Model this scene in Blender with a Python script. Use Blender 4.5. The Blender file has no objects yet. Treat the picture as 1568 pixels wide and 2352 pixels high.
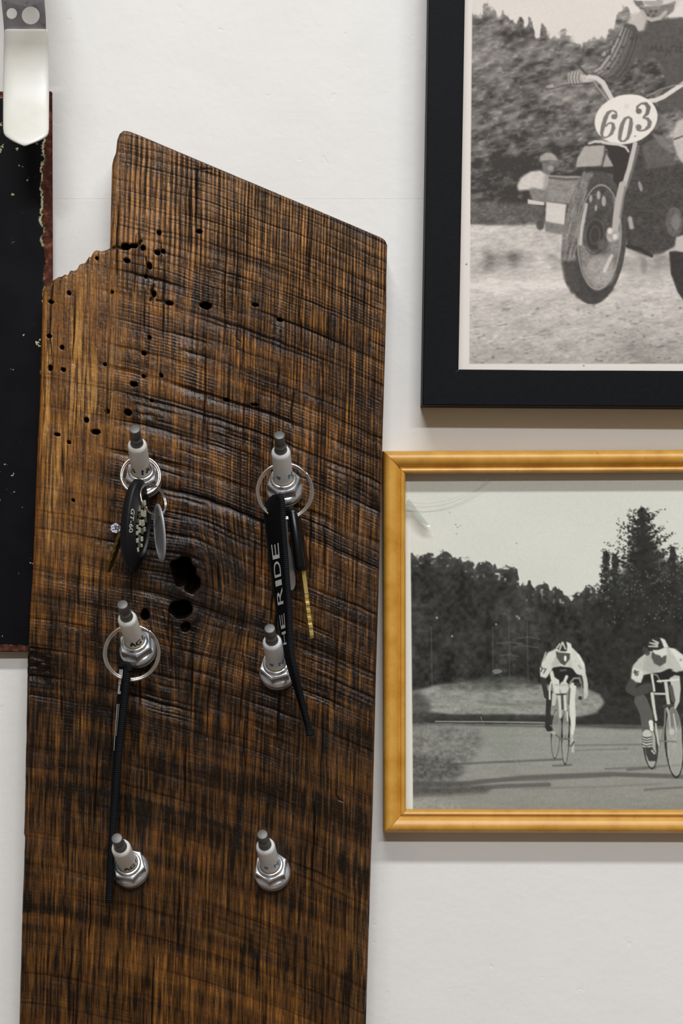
import bpy, bmesh, math, random
import numpy as np
from mathutils import Vector, Matrix

# ------------------------------------------------------------------ camera, world, lights
sc = bpy.context.scene
S = 1 / 4400.0            # metres per photo pixel on the wall plane
D = 0.82                  # camera distance from the wall
CX, CY = 784.0, 1176.0

cam_d = bpy.data.cameras.new('camera')
cam_d.sensor_fit = 'VERTICAL'
cam_d.sensor_height = 36.0
cam_d.lens = 36.0 * D / (2352 * S)
cam_d.clip_start = 0.02
cam_d.clip_end = 30
cam_d.dof.use_dof = True
cam_d.dof.focus_distance = D - 0.036
cam_d.dof.aperture_fstop = 7.0
cam = bpy.data.objects.new('camera', cam_d)
cam.location = (0, -D, 0)
cam.rotation_euler = (math.pi / 2, 0, 0)
sc.collection.objects.link(cam)
sc.camera = cam

world = bpy.data.worlds.new('world')
sc.world = world
world.use_nodes = True
wb = world.node_tree.nodes['Background']
wb.inputs[0].default_value = (1.0, 0.88, 0.74, 1)
wb.inputs[1].default_value = 0.20

def ceiling_light(name, loc, power, sx, sy, col):
    d = bpy.data.lights.new(name, 'AREA')
    d.shape = 'RECTANGLE'
    d.size, d.size_y = sx, sy
    d.energy = power
    d.color = col
    o = bpy.data.objects.new(name, d)
    o.location = loc
    sc.collection.objects.link(o)
    return o
# two rows of ceiling tubes parallel to the wall
ceiling_light('near_tube_light', (0.18, -1.05, 1.20), 25, 1.2, 0.13, (0.955, 0.98, 1.015))
ceiling_light('far_tube_light', (0.18, -2.40, 1.20), 58, 1.2, 0.16, (0.955, 0.98, 1.015))

vs = sc.view_settings
vs.view_transform = 'Standard'
vs.look = 'None'
vs.exposure = 0.0
vs.gamma = 1.0
vs.use_curve_mapping = False

# ------------------------------------------------------------------ helpers
COL = sc.collection
def P(px, py, d=0.0):
    k = S * (D - d) / D
    return Vector(((px - CX) * k, -d, (CY - py) * k))
def s2l(v):
    v = np.asarray(v, dtype=float) / 255.0
    return np.where(v <= 0.04045, v / 12.92, ((v + 0.055) / 1.055) ** 2.4)
def C(r, g, b):
    l = s2l([r, g, b])
    return (float(l[0]), float(l[1]), float(l[2]), 1.0)

def mat(name, col=(0.5, 0.5, 0.5, 1), rough=0.5, metal=0.0, spec=0.5, coat=0.0):
    m = bpy.data.materials.new(name)
    m.use_nodes = True
    b = m.node_tree.nodes['Principled BSDF']
    b.inputs['Base Color'].default_value = col
    b.inputs['Roughness'].default_value = rough
    b.inputs['Metallic'].default_value = metal
    b.inputs['Specular IOR Level'].default_value = spec
    b.inputs['Coat Weight'].default_value = coat
    return m
def nt(m):
    return m.node_tree.nodes, m.node_tree.links, m.node_tree.nodes['Principled BSDF']
def noise_node(m, scale, detail=3, rough=0.5, mapscale=(1, 1, 1), coord='Object'):
    N, L, b = nt(m)
    tc = N.new('ShaderNodeTexCoord')
    mp = N.new('ShaderNodeMapping')
    mp.inputs['Scale'].default_value = mapscale
    L.new(tc.outputs[coord], mp.inputs['Vector'])
    n = N.new('ShaderNodeTexNoise')
    n.inputs['Scale'].default_value = scale
    n.inputs['Detail'].default_value = detail
    n.inputs['Roughness'].default_value = rough
    L.new(mp.outputs[0], n.inputs['Vector'])
    return n
def ramp_node(m, src, stops):
    N, L, b = nt(m)
    r = N.new('ShaderNodeValToRGB')
    while len(r.color_ramp.elements) < len(stops):
        r.color_ramp.elements.new(0.5)
    for e, (p, c) in zip(r.color_ramp.elements, stops):
        e.position = p
        e.color = c
    L.new(src, r.inputs[0])
    return r
def add_bump(m, src, strength=0.3, dist=0.0005):
    N, L, b = nt(m)
    bp = N.new('ShaderNodeBump')
    bp.inputs['Strength'].default_value = strength
    bp.inputs['Distance'].default_value = dist
    L.new(src, bp.inputs['Height'])
    prev = b.inputs['Normal'].links
    if prev:
        L.new(prev[0].from_socket, bp.inputs['Normal'])
    L.new(bp.outputs[0], b.inputs['Normal'])
    return bp
def mix_color(m, fac, a, bcol, blend='MIX'):
    N, L, b = nt(m)
    x = N.new('ShaderNodeMix')
    x.data_type = 'RGBA'
    x.blend_type = blend
    for sock, v in ((x.inputs[0], fac), (x.inputs[6], a), (x.inputs[7], bcol)):
        if hasattr(v, 'is_output'):
            L.new(v, sock)
        else:
            sock.default_value = v
    return x.outputs[2]

def new_obj(name, me, material=None, parent=None):
    o = bpy.data.objects.new(name, me)
    COL.objects.link(o)
    if parent is not None:
        o.parent = parent
    if material is not None and me is not None:
        me.materials.append(material)
    return o
def empty(name, loc=(0, 0, 0)):
    o = bpy.data.objects.new(name, None)
    o.empty_display_size = 0.01
    o.location = loc
    COL.objects.link(o)
    return o
def tag(o, label, cat, group=None):
    o['label'] = label
    o['category'] = cat
    if group:
        o['group'] = group
    return o
def structure(o):
    o['kind'] = 'structure'
    return o
def local(parent, v):
    """world point -> parent space for parents that only carry a translation"""
    return Vector(v) - parent.location

def mesh_from(verts, faces, name='m', smooth=False):
    me = bpy.data.meshes.new(name)
    me.from_pydata([tuple(v) for v in verts], [], faces)
    me.validate()
    me.update()
    if smooth:
        me.polygons.foreach_set('use_smooth', [True] * len(me.polygons))
    return me
def bm_to_mesh(bm, name='m', smooth=False):
    bmesh.ops.recalc_face_normals(bm, faces=bm.faces)
    me = bpy.data.meshes.new(name)
    bm.to_mesh(me)
    bm.free()
    if smooth:
        me.polygons.foreach_set('use_smooth', [True] * len(me.polygons))
    return me
def smooth_by_angle(me, deg=35):
    me.polygons.foreach_set('use_smooth', [True] * len(me.polygons))
    bm = bmesh.new()
    bm.from_mesh(me)
    a = math.radians(deg)
    for e in bm.edges:
        if len(e.link_faces) == 2:
            e.smooth = e.calc_face_angle(0) < a
        else:
            e.smooth = False
    bm.to_mesh(me)
    bm.free()
    return me

def grid_mesh(name, X, Y, Z, color=None, back_y=None, side_color=None, smooth=True):
    """dense rectangular sheet; with back_y it gets side walls and becomes a solid"""
    R, Cc = X.shape
    V = np.stack([X.ravel(), Y.ravel(), Z.ravel()], 1)
    idx = np.arange(R * Cc).reshape(R, Cc)
    q = np.stack([idx[:-1, :-1], idx[1:, :-1], idx[1:, 1:], idx[:-1, 1:]], -1).reshape(-1, 4)
    colr = None if color is None else color.reshape(-1, color.shape[-1])
    if back_y is not None:
        loop = np.concatenate([idx[0, :-1], idx[:-1, -1], idx[-1, :0:-1], idx[:0:-1, 0]])
        n = len(loop)
        levels = [loop]
        Vs = [V]
        cs = [colr] if colr is not None else None
        base = len(V)
        for t in (0.3, 0.65, 1.0):
            Vb = V[loop].copy()
            Vb[:, 1] = Vb[:, 1] * (1 - t) + back_y * t
            Vs.append(Vb)
            levels.append(np.arange(base, base + n))
            base += n
            if cs is not None:
                cs.append(colr[loop] * 0.4 + np.array(side_color) * 0.6)
        V = np.concatenate(Vs)
        if cs is not None:
            colr = np.concatenate(cs)
        qs = [q]
        for a, b in zip(levels[:-1], levels[1:]):
            qs.append(np.stack([a, np.roll(a, -1), np.roll(b, -1), b], -1))
        q = np.concatenate(qs)
        backloop = levels[-1]
    nq = len(q)
    me = bpy.data.meshes.new(name)
    me.vertices.add(len(V))
    me.vertices.foreach_set('co', V.astype(np.float32).ravel())
    nl = nq * 4
    me.loops.add(nl)
    me.loops.foreach_set('vertex_index', q.astype(np.int32).ravel())
    me.polygons.add(nq)
    me.polygons.foreach_set('loop_start', np.arange(0, nl, 4, dtype=np.int32))
    me.polygons.foreach_set('loop_total', np.full(nq, 4, dtype=np.int32))
    me.polygons.foreach_set('use_smooth', np.full(nq, smooth, dtype=bool))
    me.update(calc_edges=True)
    if colr is not None:
        at = me.color_attributes.new('paint', 'FLOAT_COLOR', 'POINT')
        rgba = np.ones((len(V), 4), dtype=np.float32)
        rgba[:, :colr.shape[1]] = colr
        at.data.foreach_set('color', rgba.ravel())
    return me

def lathe(profile, n=40, cap0=True, cap1=True):
    """profile of (radius, z) in metres"""
    vs_, fs = [], []
    for r, z in profile:
        for k in range(n):
            a = 2 * math.pi * k / n
            vs_.append((r * math.cos(a), r * math.sin(a), z))
    for i in range(len(profile) - 1):
        for k in range(n):
            k2 = (k + 1) % n
            fs.append((i * n + k, i * n + k2, (i + 1) * n + k2, (i + 1) * n + k))
    if cap0:
        fs.append(tuple(range(n))[::-1])
    if cap1:
        m_ = (len(profile) - 1) * n
        fs.append(tuple(m_ + k for k in range(n)))
    return smooth_by_angle(mesh_from(vs_, fs), 40)

def tube(pts, rad, n=10, closed=False, caps=True):
    """round tube along a polyline; rad a number or one per point"""
    pts = [Vector(p) for p in pts]
    m_ = len(pts)
    rads = [rad] * m_ if isinstance(rad, (int, float)) else list(rad)
    tang = []
    for i in range(m_):
        if closed:
            t = pts[(i + 1) % m_] - pts[i - 1]
        else:
            t = pts[min(i + 1, m_ - 1)] - pts[max(i - 1, 0)]
        tang.append(t.normalized())
    ref = Vector((0, 0, 1)) if abs(tang[0].z) < 0.9 else Vector((1, 0, 0))
    u = tang[0].cross(ref).normalized()
    vs_, fs = [], []
    for i in range(m_):
        u = (u - tang[i] * u.dot(tang[i])).normalized()
        w = tang[i].cross(u)
        for k in range(n):
            a = 2 * math.pi * k / n
            vs_.append(pts[i] + (u * math.cos(a) + w * math.sin(a)) * rads[i])
    rng = m_ if closed else m_ - 1
    for i in range(rng):
        j = (i + 1) % m_
        for k in range(n):
            k2 = (k + 1) % n
            fs.append((i * n + k, i * n + k2, j * n + k2, j * n + k))
    if caps and not closed:
        fs.append(tuple(range(n))[::-1])
        fs.append(tuple((m_ - 1) * n + k for k in range(n)))
    me = mesh_from(vs_, fs, smooth=True)
    return me

def smooth_path(pts, sub=6):
    """Catmull-Rom through the points"""
    pts = [Vector(p) for p in pts]
    out = []
    for i in range(len(pts) - 1):
        p0, p1, p2, p3 = pts[max(i - 1, 0)], pts[i], pts[i + 1], pts[min(i + 2, len(pts) - 1)]
        for k in range(sub):
            t = k / sub
            out.append(0.5 * ((2 * p1) + (p2 - p0) * t + (2 * p0 - 5 * p1 + 4 * p2 - p3) * t * t
                              + (3 * p1 - p0 - 3 * p2 + p3) * t ** 3))
    out.append(pts[-1])
    return out

def prism(outline, holes, thick, fn, bevel=0.0):
    """flat plate with holes from 2D loops, thickness along +w; fn(u, v, w) -> point"""
    bm = bmesh.new()
    edges = []
    for lp in [outline] + list(holes):
        vv = [bm.verts.new((p[0], p[1], 0)) for p in lp]
        for i in range(len(vv)):
            edges.append(bm.edges.new((vv[i], vv[(i + 1) % len(vv)])))
    bmesh.ops.triangle_fill(bm, use_beauty=True, use_dissolve=False, edges=edges)
    geo = bmesh.ops.extrude_face_region(bm, geom=list(bm.faces))
    for v in [g for g in geo['geom'] if isinstance(g, bmesh.types.BMVert)]:
        v.co.z = thick
    for v in bm.verts:
        v.co = fn(v.co.x, v.co.y, v.co.z)
    me = bm_to_mesh(bm)
    return smooth_by_angle(me, 30)

def box_mesh(x0, x1, y0, y1, z0, z1, bev=0.0):
    bm = bmesh.new()
    bmesh.ops.create_cube(bm, size=1.0)
    for v in bm.verts:
        v.co = Vector((x0 + (v.co.x + .5) * (x1 - x0), y0 + (v.co.y + .5) * (y1 - y0), z0 + (v.co.z + .5) * (z1 - z0)))
    if bev:
        bmesh.ops.bevel(bm, geom=list(bm.edges), offset=bev, segments=2, affect='EDGES')
    return smooth_by_angle(bm_to_mesh(bm), 40)

def text_tris(s):
    """triangles of a string in the built-in font, scaled into the unit box"""
    cu = bpy.data.curves.new('t', 'FONT')
    cu.body = s
    o = bpy.data.objects.new('t', cu)
    COL.objects.link(o)
    dg = bpy.context.evaluated_depsgraph_get()
    dg.update()
    ev = o.evaluated_get(dg)
    me = ev.to_mesh()
    bm = bmesh.new()
    bm.from_mesh(me)
    bmesh.ops.triangulate(bm, faces=bm.faces)
    vv = np.array([(v.co.x, v.co.y) for v in bm.verts])
    ff = [tuple(v.index for v in f.verts) for f in bm.faces]
    bm.free()
    ev.to_mesh_clear()
    bpy.data.objects.remove(o)
    bpy.data.curves.remove(cu)
    mn, mx = vv.min(0), vv.max(0)
    return (vv - mn) / (mx - mn), ff, (mx - mn)[0] / (mx - mn)[1]

_lat = {}
def vnoise(x, y, sx, sy, seed):
    """smooth value noise 0..1 at any coordinates"""
    if seed not in _lat:
        _lat[seed] = np.random.default_rng(seed).random((257, 257)).astype(np.float32)
    T = _lat[seed]
    u, v = x / sx, y / sy
    iu, iv = np.floor(u).astype(np.int64), np.floor(v).astype(np.int64)
    fu, fv = u - iu, v - iv
    fu = fu * fu * (3 - 2 * fu)
    fv = fv * fv * (3 - 2 * fv)
    a0, a1, b0, b1 = iu & 255, (iu + 1) & 255, iv & 255, (iv + 1) & 255
    return (T[b0, a0] * (1 - fu) + T[b0, a1] * fu) * (1 - fv) + (T[b1, a0] * (1 - fu) + T[b1, a1] * fu) * fv
def sstep(a, b, x):
    t = np.clip((x - a) / (b - a), 0, 1)
    return t * t * (3 - 2 * t)
def lerp3(a, b, t):
    return a * (1 - t[..., None]) + b * t[..., None]

# ------------------------------------------------------------------ the room
m_wall = mat('wall_paint', C(234, 232, 227), 0.55, spec=0.3)
n1 = noise_node(m_wall, 260, 4, 0.6)
add_bump(m_wall, n1.outputs[0], 0.22, 0.0006)
n2 = noise_node(m_wall, 34, 3, 0.55)
add_bump(m_wall, n2.outputs[0], 0.25, 0.0022)
n2b = noise_node(m_wall, 150, 2, 0.5)
rb = ramp_node(m_wall, n2b.outputs[0], [(0.0, (0, 0, 0, 1)), (0.27, (0, 0, 0, 1)), (0.31, (1, 1, 1, 1))])
add_bump(m_wall, rb.outputs[0], 0.25, 0.0004)
n3 = noise_node(m_wall, 8, 3)
r3 = ramp_node(m_wall, n3.outputs[0], [(0.3, C(230, 228, 223)), (0.7, C(237, 235, 230))])
nt(m_wall)[1].new(r3.outputs[0], nt(m_wall)[2].inputs['Base Color'])
bm = bmesh.new()
for x0, x1, z0, z1 in ((-2.2, 2.2, 0.1635, 1.25), (-2.2, 2.2, -1.3, 0.1630)):
    vv = [bm.verts.new(p) for p in ((x0, 0, z0), (x1, 0, z0), (x1, 0, z1), (x0, 0, z1))]
    bm.faces.new(vv)
    if z0 > 0:
        top_edge = vv[:2]
    else:
        low_edge = vv[2:]
# a hairline seam between the two wall sheets, 0.5 mm wide and 0.3 mm deep
a, b = top_edge
c, d = low_edge
e0 = bm.verts.new((-2.2, 0.00012, 0.16325))
e1 = bm.verts.new((2.2, 0.00012, 0.16325))
bm.faces.new((a, b, e1, e0))
bm.faces.new((e0, e1, c, d))
me = bm_to_mesh(bm)
structure(new_obj('wall_back', me, m_wall))
m_floor = mat('floor_boards', C(92, 70, 50), 0.5)
structure(new_obj('floor', mesh_from([(-2.2, 0, -1.3), (2.2, 0, -1.3), (2.2, -4, -1.3), (-2.2, -4, -1.3)], [(0, 1, 2, 3)]), m_floor))
m_ceil = mat('ceiling_paint', C(225, 222, 215), 0.8)
structure(new_obj('ceiling', mesh_from([(-2.2, 0, 1.25), (2.2, 0, 1.25), (2.2, -4, 1.25), (-2.2, -4, 1.25)], [(3, 2, 1, 0)]), m_ceil))

# ------------------------------------------------------------------ the rough-sawn board
BD = 0.030                                     # depth of the board's front face
def build_board():
    Ly = np.array([200, 690, 800, 900, 1000, 1100, 1200, 1300, 1400, 1480, 1500, 1560, 1700, 1850, 1915, 1925, 2100, 2352, 2460])
    Lx = np.array([112, 95, 92, 90, 85, 81, 77, 73, 68, 64, 61, 61, 59, 56, 54, 56, 50, 43, 40])
    Ry = np.array([200, 566, 640, 700, 820, 950, 1100, 1200, 1400, 1560, 1650, 1800, 1850, 2000, 2100, 2352, 2460])
    Rx = np.array([891, 889, 887, 887, 884, 880, 876, 874, 868, 863, 861, 857, 856, 851, 848, 840, 837])
    Tx = np.array([80, 95, 99, 105, 112, 122, 135, 143, 150, 157, 162, 171, 178, 183, 186, 196, 204, 208, 214, 220, 232, 245, 252.9,
                   253.1, 256, 259, 265, 268, 273, 282, 290, 300, 330, 460, 600, 740, 872, 880, 885, 889, 895])
    Ty = np.array([720, 690, 668, 658, 653, 644, 635, 634, 629, 631, 620, 621, 617, 606, 605, 602, 588, 590, 577, 573, 576, 572, 568,
                   500, 380, 364, 348, 320, 306, 298.5, 298.5, 301, 313, 368, 427, 486, 542.5, 547, 552, 562, 580])
    Lf = lambda y: np.interp(y, Ly, Lx)
    Rf = lambda y: np.interp(y, Ry, Rx)
    Tf = lambda x: np.interp(x, Tx, Ty)
    BOT = 2450.0
    s = np.linspace(0, 1, 600)
    x560 = Lf(560.) + (Rf(560.) - Lf(560.)) * s
    # two extra columns at the step of the broken corner
    for xx in (252.8, 253.2, 254.2, 255.6, 257.5, 259.2, 262.5, 265, 266.6, 268.2):
        s = np.append(s, (xx - Lf(560.)) / (Rf(560.) - Lf(560.)))
    s = np.sort(s)
    ytop = np.full_like(s, 600.)
    for _ in range(40):
        xt = Lf(560.) + (Rf(560.) - Lf(560.)) * s
        ytop = Tf(xt)
    rows = 1030
    t = np.linspace(0, 1, rows)
    t = t + 0.0
    y = ytop[None, :] + t[:, None] * (BOT - ytop[None, :])
    # columns keep their x of y=560 above 700 and lean with the board below
    ylean = np.where(y < 560, 560, y)
    x = Lf(ylean) + (Rf(ylean) - Lf(ylean)) * s[None, :]
    wl = sstep(0.0, 0.03, s)[None, :]
    # ---- coordinates of the wood
    kx, ky = 430., 1362.
    dx, dy = x - kx, y - ky
    xg = x + 0.030 * (y - 1400)
    bend = np.exp(-(dy / 130.) ** 2) * np.exp(-(dx / 150.) ** 2)
    xg = xg - 42 * np.tanh(dx / 40.) * bend
    xg = xg + 5 * (vnoise(x, y, 160, 300, 11) - .5) + 1.6 * (vnoise(x, y, 40, 60, 12) - .5)
    g = 0.16 * (x - 100) + 0.0002 * (x - 100) ** 2
    w = y - g + 6 * (vnoise(x, y, 120, 90, 13) - .5) + 2.5 * (vnoise(x, y, 25, 25, 14) - .5)
    w = w + 14 * np.exp(-(dx / 90.) ** 2) * np.exp(-((y - 1240) / 90.) ** 2)
    h = np.zeros_like(x)
    dark = np.zeros_like(x)
    pit = np.zeros_like(x)
    left = 1 - sstep(215, 300, x + 0.04 * (y - 900) + 40 * (vnoise(x, y, 70, 110, 15) - .5))      # smooth golden sapwood
    left = left * (1 - sstep(1150, 1420, y))
    rng = np.random.default_rng(5)
    # ---- saw marks: grooves along lines of constant w
    ev = []
    wv = 240.
    while wv < 2480:
        ev.append((wv, rng.uniform(0.35, 1.0), rng.uniform(5, 12)))
        wv += rng.choice([rng.uniform(7, 13), rng.uniform(13, 26), rng.uniform(26, 40)], p=[.45, .4, .15])
    strong = {308: 1.3, 420: 1.4, 470: 1.2, 588: 2.3, 640: 1.3, 700: 1.4, 761: 2.4, 812: 1.6, 868: 1.6, 930: 1.6, 1000: 1.7, 1062: 2.0, 1120: 1.5, 1172: 1.8,
              1214: 1.6, 1262: 1.8, 1310: 1.5, 1368: 1.4, 1420: 1.7, 1490: 1.9, 1555: 2.8, 1600: 1.3, 1690: 1.7, 1715: 1.3, 1765: 1.2, 1826: 2.0, 1850: 1.4,
              1925: 1.2, 1990: 1.3, 2040: 1.2, 2100: 1.6, 2170: 1.1, 2240: 1.3, 2310: 1.2}
    ev += [(float(k), v, 9 + 2.2 * v) for k, v in strong.items()]
    patch = vnoise(xg, w, 60, 70, 21)
    depthmod = 0.40 + 1.0 * sstep(0.25, 0.8, vnoise(x, w, 90, 60, 22))
    zone = 1.0 - 0.85 * left
    upper = 1 - sstep(520, 800, y + 60 * (vnoise(x, y, 120, 120, 25) - .5))
    low = sstep(1560, 1800, y)
    zone = zone * (1.0 - 0.62 * low) * (1 - 0.55 * upper)
    zone = zone * (0.75 + 0.6 * np.exp(-((x - 420) / 170.) ** 2) * np.exp(-((y - 980) / 420.) ** 2))
    iy = np.arange(200, 2600, 0.5)
    for i, (w0, a, ln) in enumerate(ev):
        m = np.abs(w - w0) < 45
        dw = w[m] - w0
        seg = vnoise(x[m], np.full(m.sum(), i * 7.3), 55 if a < 1.1 else 170, 1, 30 + i % 9)
        am = a * np.clip((seg - (0.34 if a < 1.1 else 0.12)) * 2.2, 0, 1) * depthmod[m] * zone[m]
        # steep upper flank, long lower flank
        prof = np.where(dw < 0, np.exp(-(dw / 1.6) ** 2), np.exp(-(dw / ln) ** 1.4))
        h[m] -= 1.75 * am * prof
        dark[m] += 0.72 * am * np.exp(-((dw - 0.2) / 1.5) ** 2) + 0.13 * am * np.exp(-np.abs(dw) / (ln * 1.3))
    # fine regular ripple between the saw marks
    rp = sstep(.42, .7, vnoise(x, w, 75, 46, 23)) * zone
    rip = np.sin(w * 2 * np.pi / 7.2 + 3 * vnoise(x, y, 60, 60, 24))
    h += 0.34 * rip * rp
    dark += 0.30 * np.clip(-rip - .3, 0, 1) * rp
    # thin straight saw scratches on the upper and right part
    sw = w + 3.0 * vnoise(x, y, 300, 300, 26)
    ps = sw / 21.0
    scr = np.exp(-((ps - np.round(ps)) * 21.0 / 1.5) ** 2) * sstep(.30, .62, vnoise(x, np.round(ps) * 9.7, 110, 1, 27))
    ps2 = sw / 8.6
    scr2 = np.exp(-((ps2 - np.round(ps2)) * 8.6 / 1.2) ** 2) * sstep(.50, .8, vnoise(x, np.round(ps2) * 7.1, 70, 1, 28))
    smask = (0.35 + 0.65 * upper + .25 * sstep(500, 700, x)) * (1 - .8 * left) * (1 - .75 * low)
    h -= 0.85 * scr * smask + 0.5 * scr2 * smask
    dark += 0.55 * scr * smask + 0.34 * scr2 * smask
    # weathered corrugation of the open grain
    cg = xg + 2.2 * (vnoise(x, y, 30, 120, 29) - .5)
    per = np.where(x < 470, 11.0, 8.0)
    cph = np.interp(cg, np.arange(0, 1000), np.cumsum(1.0 / (7.6 + 4.2 * (1 - sstep(400, 560, np.arange(0, 1000))) + 1.6 * (np.random.default_rng(3).random(1000) - .5) * 2)))
    val = (0.5 + 0.5 * np.cos(2 * np.pi * cph)) ** 2.4
    cm = (upper * (0.55 + .45 * sstep(.2, .55, vnoise(xg, y, 30, 90, 20))) + 0.75 * sstep(440, 620, x) * (1 - sstep(1000, 1350, y)) * (1 - upper) * sstep(.15, .5, vnoise(xg, y, 26, 120, 19)))
    cm = np.clip(cm, 0, 1) * (1 - left)
    h -= 1.9 * val * cm
    dark += 0.74 * val ** 1.2 * cm
    ridge = cm * (1 - val)
    # ---- grain: long vertical grooves
    gev = []
    gx = 20.
    while gx < 980:
        gev.append((gx, rng.uniform(0.3, 1.0), rng.uniform(0.9, 1.7)))
        gx += rng.choice([rng.uniform(2.8, 4.5), rng.uniform(4.5, 8), rng.uniform(8, 13)], p=[.45, .45, .10])
    gz = 0.50 + 0.85 * sstep(380, 560, x) * (1 - sstep(1300, 1750, y)) - 0.25 * (1 - sstep(520, 760, y))
    gz = gz * (1 - 0.35 * left)
    for i, (g0, a, wd) in enumerate(gev):
        m = np.abs(xg - g0) < 14
        dg = xg[m] - g0
        run = vnoise(np.full(m.sum(), i * 5.7), y[m], 1, 110, 40 + i % 7)
        run2 = vnoise(np.full(m.sum(), i * 3.1), y[m], 1, 26, 50 + i % 5)
        am = a * np.clip((0.72 * run + 0.28 * run2 - 0.30) * 2.2, 0, 1) * gz[m]
        h[m] -= 0.95 * am * np.exp(-(dg / wd) ** 2)
        dark[m] += 0.85 * am * np.exp(-(dg / (wd * 1.05)) ** 2)
    # long drying cracks
    cr = [(452, 373, 525), (600, 430, 640), (440, 1470, 1660), (388, 1400, 1480), (478, 1560, 1700), (250, 2080, 2140), (505, 1440, 1640),
          (330, 660, 760), (375, 590, 780), (527, 300, 420), (300, 1300, 1390), (220, 1700, 1900), (640, 1560, 1720), (720, 1840, 2050),
          (560, 1650, 1850), (410, 1960, 2200), (160, 2150, 2352), (350, 2200, 2400), (470, 800, 1000), (560, 880, 1040), (690, 640, 820)]
    for i in range(46):
        yy = rng.uniform(420, 2350)
        cr.append((rng.uniform(110, 850), yy, yy + rng.uniform(50, 210)))
    for i, (cx_, ya, yb) in enumerate(cr):
        ym = 0.5 * (ya + yb)
        xx = cx_ - 0.030 * (y - ym) + 5 * (vnoise(np.full_like(y, i * 2.7), y, 1, 45, 60) - .5)
        m = (np.abs(x - xx) < 6) & (y > ya) & (y < yb)
        taper = np.sin(np.pi * (y[m] - ya) / (yb - ya)) ** 0.5
        d_ = np.exp(-((x[m] - xx[m]) / 1.35) ** 2) * taper
        h[m] -= 4.0 * d_
        dark[m] += 1.3 * d_
    # crack across the broken corner and a strong slanted split
    def line(pts, wd, dep, dk):
        nonlocal h, dark
        for (xa, ya), (xb, yb) in zip(pts[:-1], pts[1:]):
            m = (x > min(xa, xb) - 12) & (x < max(xa, xb) + 12) & (y > min(ya, yb) - 12) & (y < max(ya, yb) + 12)
            px_, py_ = x[m] - xa, y[m] - ya
            ux, uy = xb - xa, yb - ya
            tt = np.clip((px_ * ux + py_ * uy) / (ux * ux + uy * uy), 0, 1)
            dd = np.hypot(px_ - tt * ux, py_ - tt * uy)
            e = np.exp(-(dd / wd) ** 2)
            h[m] = np.minimum(h[m], -dep * e + h[m] * (1 - e))
            dark[m] = np.maximum(dark[m], dk * e)
    line([(253, 571), (268, 568), (282, 570), (300, 566), (318, 560), (324, 553)], 3.0, 6, 1.5)
    line([(334, 590), (338, 612), (334, 634), (346, 640), (360, 645)], 1.8, 4, 1.2)
    line([(360, 690), (372, 692), (396, 697)], 2.6, 5, 1.4)
    line([(458, 389), (486, 388)], 2.0, 4, 1.2)
    line([(543, 762), (541, 772), (546, 782), (553, 785)], 1.4, 2.5, 1.1)
    line([(771, 1815), (772, 1828), (779, 1838), (786, 1840)], 1.6, 2.5, 1.1)
    line([(353, 655), (348, 668), (352, 680), (345, 690)], 2.4, 5, 1.5)
    # ---- worm holes
    holes = [(365, 534, 6, 5), (457, 531, 8, 5), (288, 566, 11, 8), (306, 564, 10, 5), (328, 569, 6, 6), (361, 580, 7, 6), (375, 577, 5, 5), (291, 598, 8, 5),
             (343, 610, 6, 8), (257, 671, 4, 3), (353, 674, 6, 7), (389, 696, 9, 5), (472, 702, 14, 8), (334, 635, 4, 4), (642, 734, 7, 4), (330, 811, 7, 5),
             (343, 775, 4, 4), (329, 864, 5, 4), (370, 862, 4, 5), (307, 882, 9, 6), (294, 947, 9, 8), (142, 798, 5, 5), (145, 849, 6, 5), (198, 965, 6, 6),
             (220, 992, 11, 6), (158, 673, 5, 5), (117, 693, 6, 4), (113, 772, 7, 4), (241, 837, 5, 4), (246, 945, 6, 5), (519, 918, 7, 4), (584, 929, 9, 3),
             (222, 593, 4, 4), (168, 1149, 4, 4), (348, 920, 4, 3), (586, 700, 8, 4), (131, 998, 8, 4), (158, 1016, 5, 4), (115, 845, 5, 7)]
    for (hx, hy, ra, rb_) in holes:
        m = (np.abs(x - hx) < 3 * ra) & (np.abs(y - hy) < 3 * rb_)
        dd = np.hypot((x[m] - hx) / ra, (y[m] - hy - 0.12 * (x[m] - hx)) / rb_) + 0.25 * (vnoise(x[m], y[m], 4, 4, 71) - .5)
        e = 1 - sstep(0.55, 1.12, dd)
        h[m] -= 16 * e + 10 * np.clip(1 - dd, 0, 1)
        dark[m] += 2.2 * e
        pit[m] = np.maximum(pit[m], e)
    # ---- the knot: dark oval scar with two deep pits
    kd = np.hypot((dx - 0.10 * dy) / 40., (dy + 4) / 82.)
    ring = np.exp(-((kd - 1) / .30) ** 2)
    h -= 2.2 * np.exp(-(kd / .95) ** 4) * (0.7 + .6 * vnoise(x, y, 14, 14, 72))
    dark += 0.75 * np.exp(-(kd / 1.05) ** 4) + 0.25 * ring
    for (hx, hy, ra, rb_, dep) in ((422, 1316, 28, 34, 34), (415, 1400, 27, 20, 32), (404, 1300, 14, 13, 16), (440, 1338, 18, 26, 22), (332, 1412, 10, 15, 10), (426, 1440, 12, 12, 6)):
        m = (np.abs(x - hx) < 3 * ra) & (np.abs(y - hy) < 3 * rb_)
        dd = np.hypot((x[m] - hx) / ra, (y[m] - hy) / rb_) + 0.28 * (vnoise(x[m], y[m], 12, 12, 73) - .5)
        e = 1 - sstep(0.55, 1.1, dd)
        h[m] -= dep * e + .8 * dep * np.clip(1 - dd, 0, 1)
        dark[m] += 1.8 * e
        pit[m] = np.maximum(pit[m], e)
    # charred rough patch on the left edge
    ch = np.exp(-((x - 75) / 55.) ** 2) * np.exp(-((y - 1520 - 0.3 * (x - 75)) / 40.) ** 2)
    h -= 4.5 * ch * (0.4 + vnoise(x, y, 14, 9, 74))
    dark += 0.9 * ch
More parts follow.
